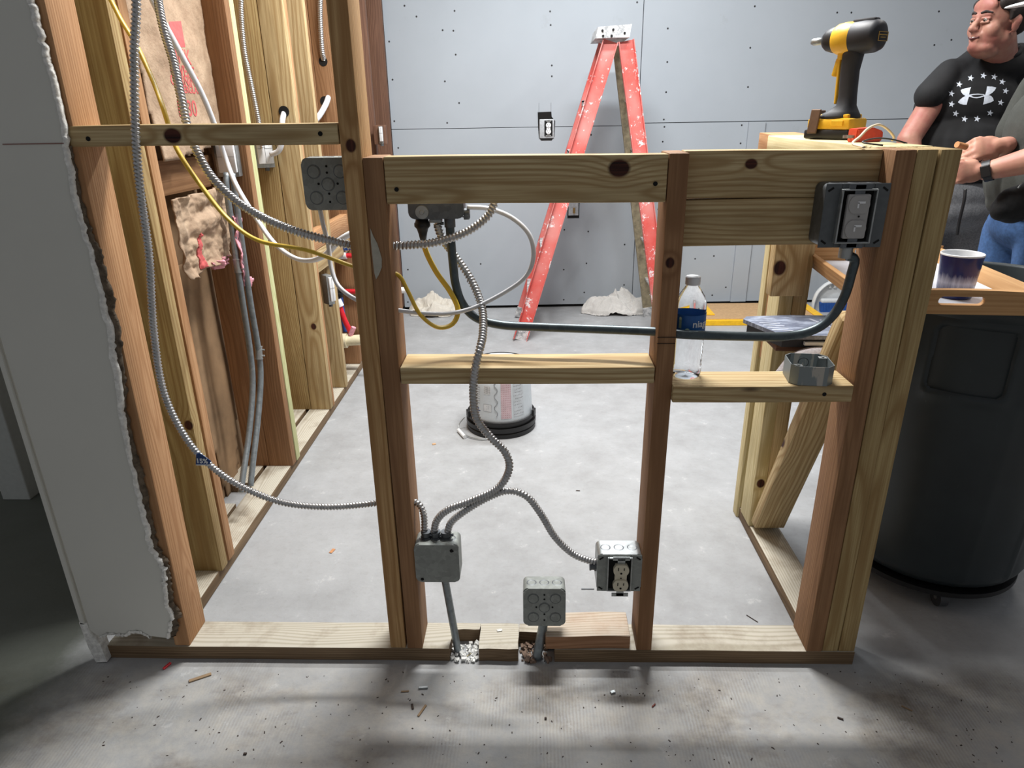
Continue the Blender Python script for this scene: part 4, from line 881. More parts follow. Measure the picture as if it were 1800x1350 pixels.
# ================================================================ empty octagonal box on the cross block
t = empty('open_metal_box', (.566, .030, .7305), 'empty open galvanised box with paint dabs on the right cross block', 'electrical box', rz=-.12)
def octo(r, ch): return [(r, -ch), (r, ch), (ch, r), (-ch, r), (-r, ch), (-r, -ch), (-ch, -r), (ch, -r)]
def ringwall(po, pi_, z0, z1, name, mat, par):
    n = len(po); vs = [(a, b, z) for z in (z0, z1) for a, b in po]+[(a, b, z) for z in (z0, z1) for a, b in pi_]; fs = []
    for i in range(n):
        j = (i+1) % n; fs += [(i, j, n+j, n+i), (2*n+j, 2*n+i, 3*n+i, 3*n+j), (n+i, n+j, 3*n+j, 3*n+i), (j, i, 2*n+i, 2*n+j)]
    return mk(name, vs, fs, mat, par)
def arc_oct(r, ch, n=5):
    pts = []
    for k in range(4):
        a = k*90; c_, s_ = math.cos(math.radians(a)), math.sin(math.radians(a))
        pts += [(r*c_+ch*s_, r*s_-ch*c_)]; pts += [(r*c_-ch*s_, r*s_+ch*c_)]
    return pts
gb = NT('dabbed_steel'); tc = gb.n('ShaderNodeTexCoord').outputs['Object']; n = gb.noise(gb.vec('MULTIPLY', tc, (60, 60, 14)), 1, 3, .6)
sx3 = gb.n('ShaderNodeSeparateXYZ'); gb.l(tc, sx3.inputs[0]); gm = gb.math('MULTIPLY', gb.ramp(n, .5, .55), gb.math('LESS_THAN', gb.math('ABSOLUTE', sx3.outputs[0]), .02))
gb = gb.set(gb.mix(gm, srgb(128, 136, 138), srgb(176, 172, 164)), .42, .5)
o = ringwall(arc_oct(.042, .028), arc_oct(.0405, .0272), 0, .040, 'box_wall', gb, t)
bm = bmesh.new(); prism(bm, arc_oct(.0415, .0277), 0, .0015, 'Z'); link_bm('box_floor', bm, M['galv'], t)
bm = bmesh.new(); v, f = lathe([(.0095, 0), (.0102, .0006), (.0112, 0)], 24); vs = [bm.verts.new((p_[0], .0402-p_[2], p_[1]+.020)) for p_ in v]
for q in f: bm.faces.new([vs[i] for i in q])
link_bm('knockout_ring', bm, M['galv_dark'], t)
for dx, dy in ((-.028, -.030), (.032, .024)): bm = bmesh.new(); bx(bm, (dx, dy, .038), (.016, .012, .0015), bev=.0005, seg=1); cyl(bm, (dx, dy, .0385), (dx, dy, .0405), .003, .003, 10); link_bm('screw_lug', bm, M['galv'], t)

# ================================================================ trash can
def can():
    cx, cy = 1.13, .40; t = empty('trash_can', (cx, cy, 0), 'big dark grey round trash barrel on casters outside the right end post', 'trash can')
    n, m = 160, 70; z0, z1 = .075, .835; vs = []; fs = []
    for k in range(m+1):
        z = z0+(z1-z0)*k/m; r = .238+.040*(z-z0)/(z1-z0)
        if z < z0+.05: r -= .035*(1-(z-z0)/.05)**2
        for i in range(n):
            a = 2*PI*i/n; q = r
            ad = math.degrees(a)
            def sm(x, lo, hi, e): return max(0, min(1, (x-lo)/e))*max(0, min(1, (hi-x)/e))
            q -= .075*sm(ad, 222, 254, 2.0)*sm(z, .635, .785, .010)*(.75 if z > .705 else 1.35)
            q += .004*sm(ad, 218, 258, 2)*sm(z, .60, .80, .02)*(1-sm(ad, 222, 254, 2)*sm(z, .635, .785, .01))
            for rb in (262, 290, 205, 30, 90, 150): q += .0035*math.exp(-((ad-rb)/1.3)**2)*(1 if z < .62 else 0)
            vs.append((q*math.cos(a), q*math.sin(a), z))
    for k in range(m):
        for i in range(n): fs.append((k*n+i, k*n+(i+1) % n, (k+1)*n+(i+1) % n, (k+1)*n+i))
    fs.append(tuple(reversed(range(n))))
    pm = NT('barrel_plastic'); tc = pm.n('ShaderNodeTexCoord').outputs['Object']; nn = pm.noise(tc, 3, 5, .6); n2 = pm.noise(pm.vec('MULTIPLY', tc, (40, 40, 5)), 3, 4, .7)
    col = pm.mix(pm.ramp(nn, .35, .7), srgb(28, 36, 40), srgb(40, 50, 54)); col = pm.mix(pm.math('MULTIPLY', pm.ramp(n2, .68, .76), .25), col, srgb(100, 108, 112)); pm = pm.set(col, .42)
    mk('barrel_body', vs, fs, pm, t, True)
    v, f = lathe([(.272, .80), (.281, .815), (.286, .828), (.284, .838), (.274, .842), (.268, .834), (.262, .60), (.225, .09), (.0001, .088)], 96); mk('rim', v, f, pm, t, True)
    d = mk('dolly', *lathe([(.0001, .05), (.22, .05), (.228, .056), (.228, .07), (.0001, .074)], 64), M['black'], t); autosmooth(d)
    for a in (257, 329, 41, 113, 185):
        A = math.radians(a); x, y = .185*math.cos(A), .185*math.sin(A); bm = bmesh.new()
        cyl(bm, (x-.011, y, .025), (x+.011, y, .025), .025, .025, 24); w_ = link_bm('caster_wheel', bm, plain('caster_grey', (70, 72, 76), .4), d); autosmooth(w_)
        bm = bmesh.new(); bx(bm, (x, y, .044), (.034, .03, .012), bev=.002); cyl(bm, (x-.0125, y, .025), (x+.0125, y, .025), .006, .006, 12); link_bm('caster_fork', bm, M['galv'], d)
can()

# ================================================================ tray and cup
def tray():
    t = empty('serving_tray', (.915, .365, .8445), 'light wooden serving tray with handle slots resting on the barrel', 'tray', rz=-.10)
    W2, L2, hh, th = .172, .258, .048, .011
    bm = bmesh.new(); bx(bm, (0, 0, .004), (2*W2-.02, 2*L2-.02, .006)); link_bm('tray_bottom', bm, plain('white_laminate', (226, 230, 240), .25, var=.02), t)
    def end(y, s):
        pts = []; n = 24
        for i in range(n+1): x = -W2-.012+(2*W2+.024)*i/n; u = x/(W2+.012); pts.append((x, hh+.006*math.cos(u*PI/2)))
        out = [(-W2, 0), (W2, 0)]+[p_ for p_ in reversed(pts)]
        # outline with a slot: two halves around the handle hole
        hw, hr, hz = .045, .0095, .030
        hole = []
        for k in range(9): a = PI/2-PI*k/8; hole.append((hw-hr+hr*math.cos(a), hz+hr*math.sin(a)))
        for k in range(9): a = -PI/2-PI*k/8; hole.append((-hw+hr+hr*math.cos(a), hz+hr*math.sin(a)))
        bm = bmesh.new()
        for sy in (-th/2, th/2):
            A = [bm.verts.new((a, sy, b)) for a, b in out]; B = [bm.verts.new((a, sy, b)) for a, b in hole]
            ea = [bm.edges.new((A[i], A[(i+1) % len(A)])) for i in range(len(A))]; eb = [bm.edges.new((B[i], B[(i+1) % len(B)])) for i in range(len(B))]
            bmesh.ops.triangle_fill(bm, use_beauty=True, use_dissolve=False, edges=ea+eb)
            if sy < 0: A0, B0 = A, B
        for X0, X1 in ((A0, A), (B0, B)):
            for i in range(len(X0)): bm.faces.new((X0[i], X0[(i+1) % len(X0)], X1[(i+1) % len(X1)], X1[i]))
        o = link_bm('end_wall', bm, M['tray'], t); o.location = (0, y, 0); o.rotation_euler = (s*-.12, 0, 0); o['seed'] = 3.3; o['knot'] = (0., 0., 9.); o['knotr'] = .001
    end(-L2, -1); end(L2, 1)
    for s in (-1, 1):
        bm = bmesh.new(); bx(bm, (0, 0, 0), (2*L2, th, hh*.86), bev=.002); o = link_bm('side_rail', bm, M['tray'], t); o.rotation_euler = (s*.35, 0, PI/2); o.location = (s*(W2), 0, hh*.45); o['seed'] = 1.+s; o['knot'] = (0., 0., 9.); o['knotr'] = .001
        o.matrix_local = Matrix.Translation((s*(W2+.004), 0, hh*.44)) @ Matrix.Rotation(s*.30, 4, 'Y') @ Matrix.Rotation(PI/2, 4, 'Z')
tray()
def cup():
    b = on(1692, 448, 'Z', .945); t = empty('mug', (b.x, b.y, .8515), 'blue and white glazed cup standing on the tray', 'cup')
    gm = NT('blue_glaze'); tc = gm.n('ShaderNodeTexCoord').outputs['Object']; s_ = gm.n('ShaderNodeSeparateXYZ'); gm.l(tc, s_.inputs[0])
    n = gm.noise(gm.vec('MULTIPLY', tc, (120, 120, 8)), 1, 4, .7); n2 = gm.noise(tc, 22, 3)
    band = gm.math('SUBTRACT', 1, gm.ramp(gm.math('ABSOLUTE', gm.math('SUBTRACT', s_.outputs[2], .036)), .0, .030))
    f_ = gm.math('MULTIPLY', gm.ramp(gm.math('ADD', gm.math('MULTIPLY', band, .9), gm.math('MULTIPLY', gm.math('SUBTRACT', n, .5), 1.0)), .35, 1.0), 1)
    col = gm.mix(f_, srgb(26, 36, 92), srgb(196, 200, 220)); gm = gm.set(col, .18)
    v, f = lathe([(.0001, 0), (.033, 0), (.0355, .003), (.038, .04), (.041, .08), (.0428, .094)], 48); mk('cup_wall', v, f, gm, t, True)
    v, f = lathe([(.0428, .094), (.0428, .097), (.0415, .098), (.0398, .096), (.037, .05), (.034, .012), (.0001, .010)], 48); mk('white_lining', v, f, M['white'], t, True)
cup()

# ================================================================ impact driver
def driver():
    t = empty('impact_driver', (.735, .47, H), 'yellow and black cordless impact driver standing on the top plate', 'impact driver')
    u = Vector((-.56, .83, 0)).normalized(); t.rotation_euler = (0, 0, math.atan2(u.y, u.x))
    yl = plain('tool_yellow', (236, 184, 44), .4, var=.06); bk_ = plain('tool_black', (36, 38, 44), .5, var=.15)
    def lx(name, prof, mat, z, par=t, sz=1.06):
        v, f = lathe(prof, 40); vs = [(p_[2], p_[1], z+p_[0]*sz) for p_ in v]; return mk(name, vs, f, mat, par, True)
    zc = .218
    lx('motor_cap', [(.0001, -.075), (.020, -.074), (.028, -.069), (.032, -.058), (.033, -.035), (.032, -.008), (.030, -.004)], bk_, zc)
    lx('gear_case', [(.031, -.012), (.0325, -.006), (.033, .010), (.031, .030), (.026, .040)], yl, zc)
    lx('nose_cone', [(.0275, .036), (.026, .046), (.022, .060), (.016, .068), (.0001, .068)], M['black'], zc)
    lx('drive_collet', [(.0001, .066), (.0075, .066), (.0075, .098), (.0055, .104), (.0001, .104)], M['galv'], zc)
    bm = bmesh.new(); bx(bm, (-.030, 0, zc+.033), (.055, .022, .010), bev=.004); o = link_bm('top_ridge', bm, bk_, t); autosmooth(o)
    # grip: stacked elliptical sections
    secs = [(.200, -.012, .024, .020), (.180, -.010, .023, .018), (.150, -.008, .021, .0165), (.120, -.010, .0205, .0165), (.095, -.012, .020, .017), (.075, -.012, .022, .019), (.062, -.006, .034, .028), (.052, .004, .050, .034), (.046, .006, .052, .035)]
    vs = []; fs = []; n = 28
    for z, cx, a, b in secs:
        for k in range(n): q = 2*PI*k/n; vs.append((cx+a*math.copysign(abs(math.cos(q))**.8, math.cos(q)), b*math.copysign(abs(math.sin(q))**.8, math.sin(q)), z))
    for i in range(len(secs)-1):
        for k in range(n): fs.append((i*n+(k+1) % n, i*n+k, (i+1)*n+k, (i+1)*n+(k+1) % n))
    fs.append(tuple(range(n))); fs.append(tuple(reversed(range((len(secs)-1)*n, len(secs)*n))))
    g = mk('grip', vs, fs, bk_, t, True)
    bm = bmesh.new(); bx(bm, (.018, 0, .128), (.006, .012, .10), Matrix.Rotation(.05, 3, 'Y'), .002); bx(bm, (.016, 0, .182), (.014, .026, .016), bev=.004); o = link_bm('yellow_stripe', bm, yl, g)
    bm = bmesh.new(); bx(bm, (.026, 0, .158), (.014, .013, .040), Matrix.Rotation(-.2, 3, 'Y'), .004); o = link_bm('trigger', bm, yl, t); autosmooth(o)
    tube('grip_line', [(.010, -.0175, .140), (.004, -.0178, .128), (.002, -.0172, .108), (-.006, -.0170, .100), (-.026, -.014, .100)], .0008, yl, g, seg=6)
    bm = bmesh.new(); bx(bm, (.006, 0, .034), (.112, .072, .026), bev=.006); bx(bm, (-.002, 0, .050), (.075, .058, .012), bev=.004); o = link_bm('battery', bm, yl, t); autosmooth(o)
    bm = bmesh.new(); bx(bm, (.008, 0, .011), (.118, .076, .022), bev=.005); b2 = link_bm('battery_base', bm, M['black'], t); autosmooth(b2)
    for s in (-1, 1): bm = bmesh.new(); bx(bm, (-.02, s*.037, .036), (.03, .004, .012), bev=.001); link_bm('release_button', bm, yl, o)
    bm = bmesh.new(); bx(bm, (.040, .040, .040), (.026, .005, .055), Matrix.Rotation(.15, 3, 'X'), .002); bx(bm, (.052, -.012, .040), (.006, .022, .05), Matrix.Rotation(.25, 3, 'Y'), .002); c_ = link_bm('belt_clip', bm, plain('bronze_clip', (110, 88, 72), .4, .5), t)
    # plates and lettering
    bm = bmesh.new(); bx(bm, (.010, -.0328, zc-.006), (.034, .002, .011), bev=.0006, seg=1); pl_ = link_bm('brand_plate', bm, M['black'], t)
    textmesh('plate_lettering', 'DEWALT', .0078, M['white'], pl_, frame((.010, -.0341, zc-.006), (1, 0, 0), (0, 0, 1)), bold=.0001)
    bm = bmesh.new()
    for (cz, w_) in ((zc+.007, .034), (zc-.011, .034)): bx(bm, (-.0757, 0, cz), (.0012, w_, .0012))
    for s in (-1, 1): bx(bm, (-.0757, s*.017, zc-.002), (.0012, .0012, .019))
    pr_ = link_bm('gold_frame', bm, plain('gold_print', (168, 138, 70), .5), t)
    bm = bmesh.new()
    for k in range(6): bx(bm, (-.0757, -.0125+k*.005, zc+.001), (.0012, .0034, .0022))
    for k in range(4): bx(bm, (-.0757, -.0075+k*.005, zc-.004), (.0012, .0034, .0016))
    tag(link_bm('faint_print', bm, bpy.data.materials['gold_print'], pr_), kind='stuff')
driver()
def redblock():
    c = on(1494, 247, 'Y', .30); c.z = H; t = empty('plug_adapter', (.722, .30, H), 'orange red plastic adapter with metal prongs beside the impact driver', 'adapter', rz=.30)
    rd = plain('orange_red_plastic', (226, 84, 58), .4); bm = bmesh.new(); prism(bm, [(-.030, .0), (.036, 0), (.040, .010), (.038, .022), (.012, .030), (-.030, .028)], -.014, .014)
    es = list(bm.edges); bmesh.ops.bevel(bm, geom=es, offset=.002, segments=2, affect='EDGES'); o = link_bm('adapter_body', bm, rd, t); autosmooth(o)
    for q in (-.006, .006): bm = bmesh.new(); bx(bm, (-.038, q, .012), (.020, .0018, .006)); link_bm('metal_prong', bm, M['galv'], t)
redblock()
tag(tube('loose_wire', [on(1491, 263, 'Z', H+.003)*.5+Vector((.668, .11, H+.003))*.5, on(1499, 252, 'Y', .13)]+pathY([(1512, 240, .16), (1526, 226, .18), (1544, 219, .20), (1560, 227, .22), (1572, 242, .24)])+[(.758, .25, H+.003)], .0022, plain('cream_wire', (226, 204, 172), .5), seg=8, flat=1.3), 'cream loose wire looping up off the top plate beside the orange adapter', 'wire', 'loose wires on the top plate')
tag(tube('loose_wire', [Vector((.672, .10, H+.003)), on(1516, 250, 'Y', .13), on(1540, 243, 'Y', .16), on(1568, 245, 'Y', .18), on(1594, 252, 'Y', .2), Vector((.765, .21, H+.002))], .0016, M['black'], seg=8), 'thin black loose wire arching low over the top plate', 'wire', 'loose wires on the top plate')

# ================================================================ water and drain pipes in the left wall
def pipe(name, label, pts, r, mat, Y=1.95): return tag(tube(name, [on(x, y, 'Y', Y) for x, y in pts], r, M[mat], seg=16, step=.01), label, 'pipe', 'water pipes behind the tall stud')
pc = pipe('drain_pipe', 'cream drain pipe stub poking out beside the tall stud', [(566, 597), (577, 598), (600, 599), (640, 597)], .026, 'pvc', 1.9)
bm = bmesh.new(); a = on(606, 599, 'Y', 1.9); cyl(bm, a-Vector((.012, 0, 0)), a+Vector((.012, 0, 0)), .036, .036, 24); o = link_bm('pipe_collar', bm, M['pvc'], pc); autosmooth(o)
def addfit(o, px, py, r, mat, Y=1.95, d=Vector((.02, 0, 0))): bm = bmesh.new(); a = on(px, py, 'Y', Y); cyl(bm, a-d, a+d, r, r, 16); q = link_bm('crimp_ring', bm, M[mat], o); autosmooth(q)
a_ = pipe('water_pipe', 'short blue pipe stub highest beside the tall stud', [(602, 434), (622, 435), (650, 435)], .012, 'blue'); addfit(a_, 604, 434, .018, 'blue')
a_ = pipe('water_pipe', 'upper red pipe stub with white collar beside the tall stud', [(588, 448), (610, 449), (660, 451)], .012, 'red'); addfit(a_, 602, 449, .018, 'white'); addfit(a_, 588, 446, .016, 'blue', d=Vector((0, 0, .03)))
a_ = pipe('water_pipe', 'middle red pipe running behind the studs to a white tipped end', [(592, 512), (640, 512), (716, 510)], .012, 'red'); addfit(a_, 596, 512, .015, 'black'); addfit(a_, 708, 510, .015, 'white')
a_ = pipe('water_pipe', 'slanting red pipe dropping to the cream drain pipe', [(595, 530), (604, 558), (618, 588)], .013, 'red', 1.93); addfit(a_, 596, 533, .018, 'white', 1.93, Vector((-.006, 0, .016))); addfit(a_, 619, 582, .012, 'pink', 1.90, Vector((.01, 0, .02)))
a_ = pipe('water_pipe', 'slanting blue pipe behind the slanting red pipe', [(597, 515), (602, 550), (608, 585)], .013, 'blue', 1.98); addfit(a_, 597, 518, .016, 'black', 1.98, Vector((0, 0, .012)))

# ================================================================ litter on the floor
def bit(name, label, px, py, d, mat, rot=0, z=None): bm = bmesh.new(); bx(bm, (0, 0, d[2]/2), d, bev=min(d)*.2, seg=1); o = link_bm(name, bm, mat); p = on(px, py, 'Z', 0); o.location = (p.x, p.y, .0004); o.rotation_euler = (0, 0, rot); return tag(o, label, 'floor litter')
wm = plain('wood_chip', (146, 122, 94), .8); dk = plain('dark_chip', (60, 48, 42), .8)
bit('wood_splinter', 'flat grey wood splinter on the floor below the painted sheet', 352, 1192, (.05, .009, .003), wm, .5)
bit('wire_scrap', 'tiny red wire jacket scrap at the foot of the painted sheet', 294, 1172, (.006, .022, .005), M['red'], -.4)
bit('wood_chip', 'small tan chip on the inner floor left of the frame centre', 584, 969, (.010, .022, .002), plain('orange_chip', (196, 140, 96), .8), -.3)
bit('wood_splinter', 'thin brown splinter on the floor right of the glue stain', 742, 1250, (.005, .034, .003), wm, -.4)
bit('dark_chip', 'stubby dark chip beside the thin brown splinter', 725, 1243, (.005, .015, .003), dk, .3)
bit('screw_bits', 'scattered shiny metal bits on the floor below the double stud', 744, 1210, (.022, .006, .004), M['galv'], .1)
bit('wood_splinter', 'short flat splinter on the floor just below the metal bits', 712, 1216, (.018, .004, .002), wm, .1)
bit('wire_nut', 'tiny silver metal scrap on the floor below the wood offcut', 1077, 1218, (.012, .008, .004), M['galv'], .4)
bit('dark_chip', 'dark round crumb on the floor left below the silver scrap', 959, 1264, (.005, .005, .004), dk)
bit('dark_chip', 'dark crumb near the bottom edge of the floor at left', 431, 1326, (.007, .005, .003), dk)
bit('wire_scrap', 'small curled rust coloured scrap right of the silver metal scrap', 1149, 1241, (.012, .003, .003), plain('rust', (122, 60, 48), .7), .8)
bit('wood_splinter', 'pale broom straw on the floor at lower right', 1594, 1246, (.022, .003, .002), wm, -.7)
bit('dark_chip', 'dark crumb on the right part of the front floor', 1477, 1264, (.012, .004, .003), dk, -.5)
bit('wood_splinter', 'thin dark straw on the inner floor between middle and right studs', 1322, 1088, (.035, .002, .002), dk, -.9)
bit('wood_splinter', 'small dark sliver on the inner floor above the wood offcut', 1016, 863, (.014, .004, .002), dk, -.1)
bit('nail', 'fine nail lying on the inner floor right of the low box', 1033, 1036, (.036, .0022, .002), M['galv_dark'], 0)
bit('paper_scrap', 'small orange shaving on the inner floor beside the pail', 763, 781, (.014, .012, .002), plain('tan_chip', (190, 150, 110), .8), .4)
o = bit('wall_chip', 'white plaster chip lying on the bottom plate between the notches', 878, 1108, (.013, .008, .002), M['gyp'], .3); p = on(878, 1108, 'Z', .039); o.location = (p.x, p.y, .0385)
o = bit('broom_straw', 'pale straw poking out of the floor notch by the thin conduit', 827, 1150, (.034, .0022, .002), plain('straw', (206, 196, 160), .8), .8)
bm = bmesh.new(); r = random.Random(5)
for k in range(240):
    px, py = r.uniform(180, 1780), r.uniform(1180, 1345); p = on(px, py, 'Z', 0); s_ = r.uniform(.0008, .0022); bx(bm, (p.x, p.y, s_*.3), (s_*r.uniform(1, 3), s_, s_*.6), Matrix.Rotation(r.uniform(0, 3), 3, 'Z'))
tag(link_bm('grit', bm, dk), 'fine dark grit scattered over the front floor', 'grit', kind='stuff')

# ================================================================ people
def attach(o, p): bpy.context.view_layer.update(); o.parent = p; o.matrix_parent_inverse = p.matrix_world.inverted(); return o
def blob(name, prims, voxel, mat, parent, smooth=4, wr=0, wf=9, seed=0):
    """one continuous skin over ellipsoids and tapered limbs"""
    bm = bmesh.new()
    for p in prims:
        if p[0] == 's': sph(bm, p[1], p[2], 20, p[3] if len(p) > 3 else None)
        elif p[0] == 'c':
            a, r0, b, r1 = Vector(p[1]), p[2], Vector(p[3]), p[4]; sph(bm, a, r0, 16); sph(bm, b, r1, 16)
            if (b-a).length > 1e-4: cyl(bm, a, b, r0, r1, 16)
        elif p[0] == 'b': bx(bm, p[1], p[2], p[3] if len(p) > 3 else None, bev=min(p[2])*.25)
    o = link_bm(name, bm, mat, None)
    m = o.modifiers.new('r', 'REMESH'); m.mode = 'VOXEL'; m.voxel_size = voxel
    m = o.modifiers.new('s', 'SMOOTH'); m.iterations = smooth; m.factor = .5
    bpy.context.view_layer.update(); me = bpy.data.meshes.new_from_object(o.evaluated_get(bpy.context.evaluated_depsgraph_get()))
    o.modifiers.clear(); o.data = me
    if wr:
        nn = [v.normal.copy() for v in me.vertices]
        for v, q in zip(me.vertices, nn):
            c = v.co; h = noise.noise(Vector((c.x*wf+seed, c.y*wf, c.z*wf*.6)))+.6*(1-2*abs(noise.noise(Vector((c.x*wf*1.3+c.z*wf*.7, c.y*wf, c.z*wf*1.1+seed)))))
            v.co = c+q*wr*h
    me.polygons.foreach_set('use_smooth', [True]*len(me.polygons)); me.materials.clear(); me.materials.append(mat); me.update()
    if parent: attach(o, parent)
    return o
def skinmat(name, base, flush):
    t = NT(name); tc = t.n('ShaderNodeTexCoord').outputs['Object']; n = t.noise(tc, 18, 5, .6); n2 = t.noise(tc, 160, 3, .6)
    col = t.mix(t.ramp(n, .35, .65), base, flush); t.bump(n2, .15, .001)
    t.b.inputs['Subsurface Weight'].default_value = .08; t.b.inputs['Subsurface Radius'].default_value = (.01, .004, .002)
    return t.set(col, .5, 0, .35)
skin = skinmat('ruddy_skin', srgb(168, 126, 108), srgb(158, 100, 90)); skin2 = skinmat('fair_skin', srgb(192, 146, 124), srgb(184, 128, 112))
blackT = plain('black_jersey', (14, 15, 18), .85, var=.12, scale=30); olive = plain('olive_grey_jersey', (62, 64, 60), .9, var=.12, scale=140)
heather = plain('heather_grey_fleece', (112, 114, 118), .95, var=.30, scale=170); jean = plain('blue_denim', (58, 90, 136), .9, var=.25, scale=90)
hairm = plain('dark_hair', (40, 32, 30), .8, var=.4, scale=150, bump=.6); shoe = plain('shoe_leather', (58, 50, 44), .6)
def head_prims(T, fat=0.0, nose=True):
    """T maps head space (face looks -Y, eyes at z 0) to the world; returns prims"""
    Rm = T.to_3x3(); S_ = lambda c, r: ('s', T @ Vector(c), r, Rm); Cc = lambda a, r, b, q: ('c', T @ Vector(a), r, T @ Vector(b), q)
    P = [S_((0, .022, .045), (.076, .094, .082)), S_((0, -.012, .02), (.070, .080, .075)), S_((0, -.022, -.055), (.060+fat, .062, .055)), S_((0, .01, -.06), (.064+fat, .060, .05)),
         S_((-.036, -.050, -.032), (.032+fat*.5, .030, .036)), S_((.036, -.050, -.032), (.032+fat*.5, .030, .036)), S_((0, -.064, -.090), (.030, .026, .024)), S_((0, -.036, -.098), (.050+fat, .046, .028)),
         Cc((-.040, -.074, .020), .0105, (-.012, -.086, .016), .011), Cc((.040, -.074, .020), .0105, (.012, -.086, .016), .011), S_((0, -.072, .05), (.055, .022, .035)),
         Cc((0, -.086, .006), .0085, (0, -.108, -.034), .0125), S_((-.012, -.098, -.038), (.0085, .011, .008)), S_((.012, -.098, -.038), (.0085, .011, .008)),
         Cc((-.022, -.082, -.060), .0055, (0, -.091, -.057), .007), Cc((.022, -.082, -.060), .0055, (0, -.091, -.057), .007), Cc((-.018, -.083, -.075), .006, (.018, -.083, -.075), .006), S_((0, -.078, -.056), (.030, .016, .016)),
         S_((-.078, .020, -.010), (.008, .020, .032)), S_((.078, .020, -.010), (.008, .020, .032)), S_((-.080, .028, .004), (.010, .012, .020)), S_((.080, .028, .004), (.010, .012, .020))]
    return P
def hand_prims(wrist, f, n, s, curl=1.0, sc_=1.0, thumb=1):
    """wrist point, f towards the knuckles, n out of the back of the hand, s towards the thumb; curled fingers"""
    f, n, s = (Vector(v).normalized() for v in (f, n, s)); W_ = Vector(wrist); P = []
    loc = lambda a, b, c: W_+f*(a*sc_)+n*(b*sc_)+s*(c*sc_)
    Rm = Matrix((f, s, n)).transposed()
    P.append(('s', loc(.045, 0, 0), (.052*sc_, .040*sc_, .017*sc_), Rm)); P.append(('s', loc(.07, .002, 0), (.026*sc_, .043*sc_, .015*sc_), Rm)); P.append(('c', loc(-.02, 0, 0), .026*sc_, loc(.02, 0, 0), .025*sc_))
    for i, (off, L) in enumerate(((.031, .040), (.0105, .044), (-.0105, .041), (-.030, .033))):
        k = loc(.090-.004*abs(i-1), .002, off); P.append(('c', loc(.055, .004, off*.8), .0095*sc_, k, .0105*sc_))
        a = math.radians(62*curl+i*5); d1 = f*math.cos(a)-n*math.sin(a); a2 = a+math.radians(80*curl); d2 = f*math.cos(a2)-n*math.sin(a2); a3 = a2+math.radians(45*curl); d3 = f*math.cos(a3)-n*math.sin(a3)
        p1 = k+d1*L*sc_; p2 = p1+d2*L*.62*sc_; p3 = p2+d3*L*.45*sc_
        P += [('c', k, .0100*sc_, p1, .0088*sc_), ('c', p1, .0088*sc_, p2, .0082*sc_), ('c', p2, .0080*sc_, p3, .0070*sc_)]
    t0 = loc(.022, -.008, .030); t1 = t0+(f*.7+s*.45-n*.45).normalized()*.038*sc_; t2 = t1+(f*.75-s*.10-n*.6).normalized()*.030*sc_; t3 = t2+(f*.6-s*.5-n*.4).normalized()*.022*sc_
    P += [('c', t0, .0150*sc_, t1, .0118*sc_), ('c', t1, .0112*sc_, t2, .0100*sc_), ('c', t2, .0098*sc_, t3, .0080*sc_)]
    return P
# ---- the man in the black T-shirt
YM = 1.62
def m_(px, py, Y=YM): return on(px, py, 'Y', Y)
hc = m_(1748, 46, YM+.02); root = empty('person', (hc.x, YM+.05, 0), 'person in a black T-shirt with a white emblem ringed by stars, smiling to the side', 'person'); bpy.context.view_layer.update()
cx = m_(1738, 170).x; cy = YM+.13
RH = Matrix.Rotation(math.radians(7), 4, 'Y') @ Matrix.Rotation(math.radians(-76), 4, 'Z') @ Matrix.Rotation(math.radians(2), 4, 'X')
TH = Matrix.Translation(m_(1757, 38, YM+.02)+Vector((0, .02, 0))) @ RH @ Matrix.Scale(.93, 4)
sh_l = on(1670, 130, 'Y', cy); sh_r = Vector((cx+.205, cy+.05, 1.345))
el_l = m_(1597, 246, YM+.02); ha_l = Vector((el_l.x+.03, el_l.y-.10, el_l.z-.22))
neck0 = Vector((cx+.0, cy+.01, 1.33)); P = head_prims(TH, .006)
P += [('s', TH @ Vector((0, -.018, -.108)), (.054, .050, .030), TH.to_3x3()), ('c', on(1752, 104, 'Y', cy), .070, TH @ Vector((0, .03, -.06)), .062)]
P += [('c', sh_l, .050, el_l, .043), ('c', el_l, .044, ha_l, .030), ('c', sh_r, .058, Vector((cx+.29, cy, 1.05)), .046), ('c', Vector((cx+.29, cy, 1.05)), .044, Vector((cx+.27, cy-.12, .83)), .030)]
P += hand_prims(ha_l, (.1, -.3, -1), (-.9, -.3, 0), (.2, -1, .2), .5); P += hand_prims((cx+.27, cy-.12, .83), (0, -.2, -1), (1, 0, 0), (0, -1, .2), .4)
P += [('s', (cx, cy, 1.22), (.18, .11, .16)), ('s', (cx, cy-.01, 1.02), (.18, .14, .16)), ('s', (cx, cy, .88), (.17, .13, .13))]
for q in (-1, 1): P += [('c', (cx+q*.095, cy, .84), .092, (cx+q*.11, cy, .46), .062), ('c', (cx+q*.11, cy, .46), .058, (cx+q*.12, cy+.02, .09), .040), ('c', (cx+q*.12, cy+.03, .05), .042, (cx+q*.13, cy-.14, .035), .034)]
body = blob('body', P, .0052, skin, root, 4)
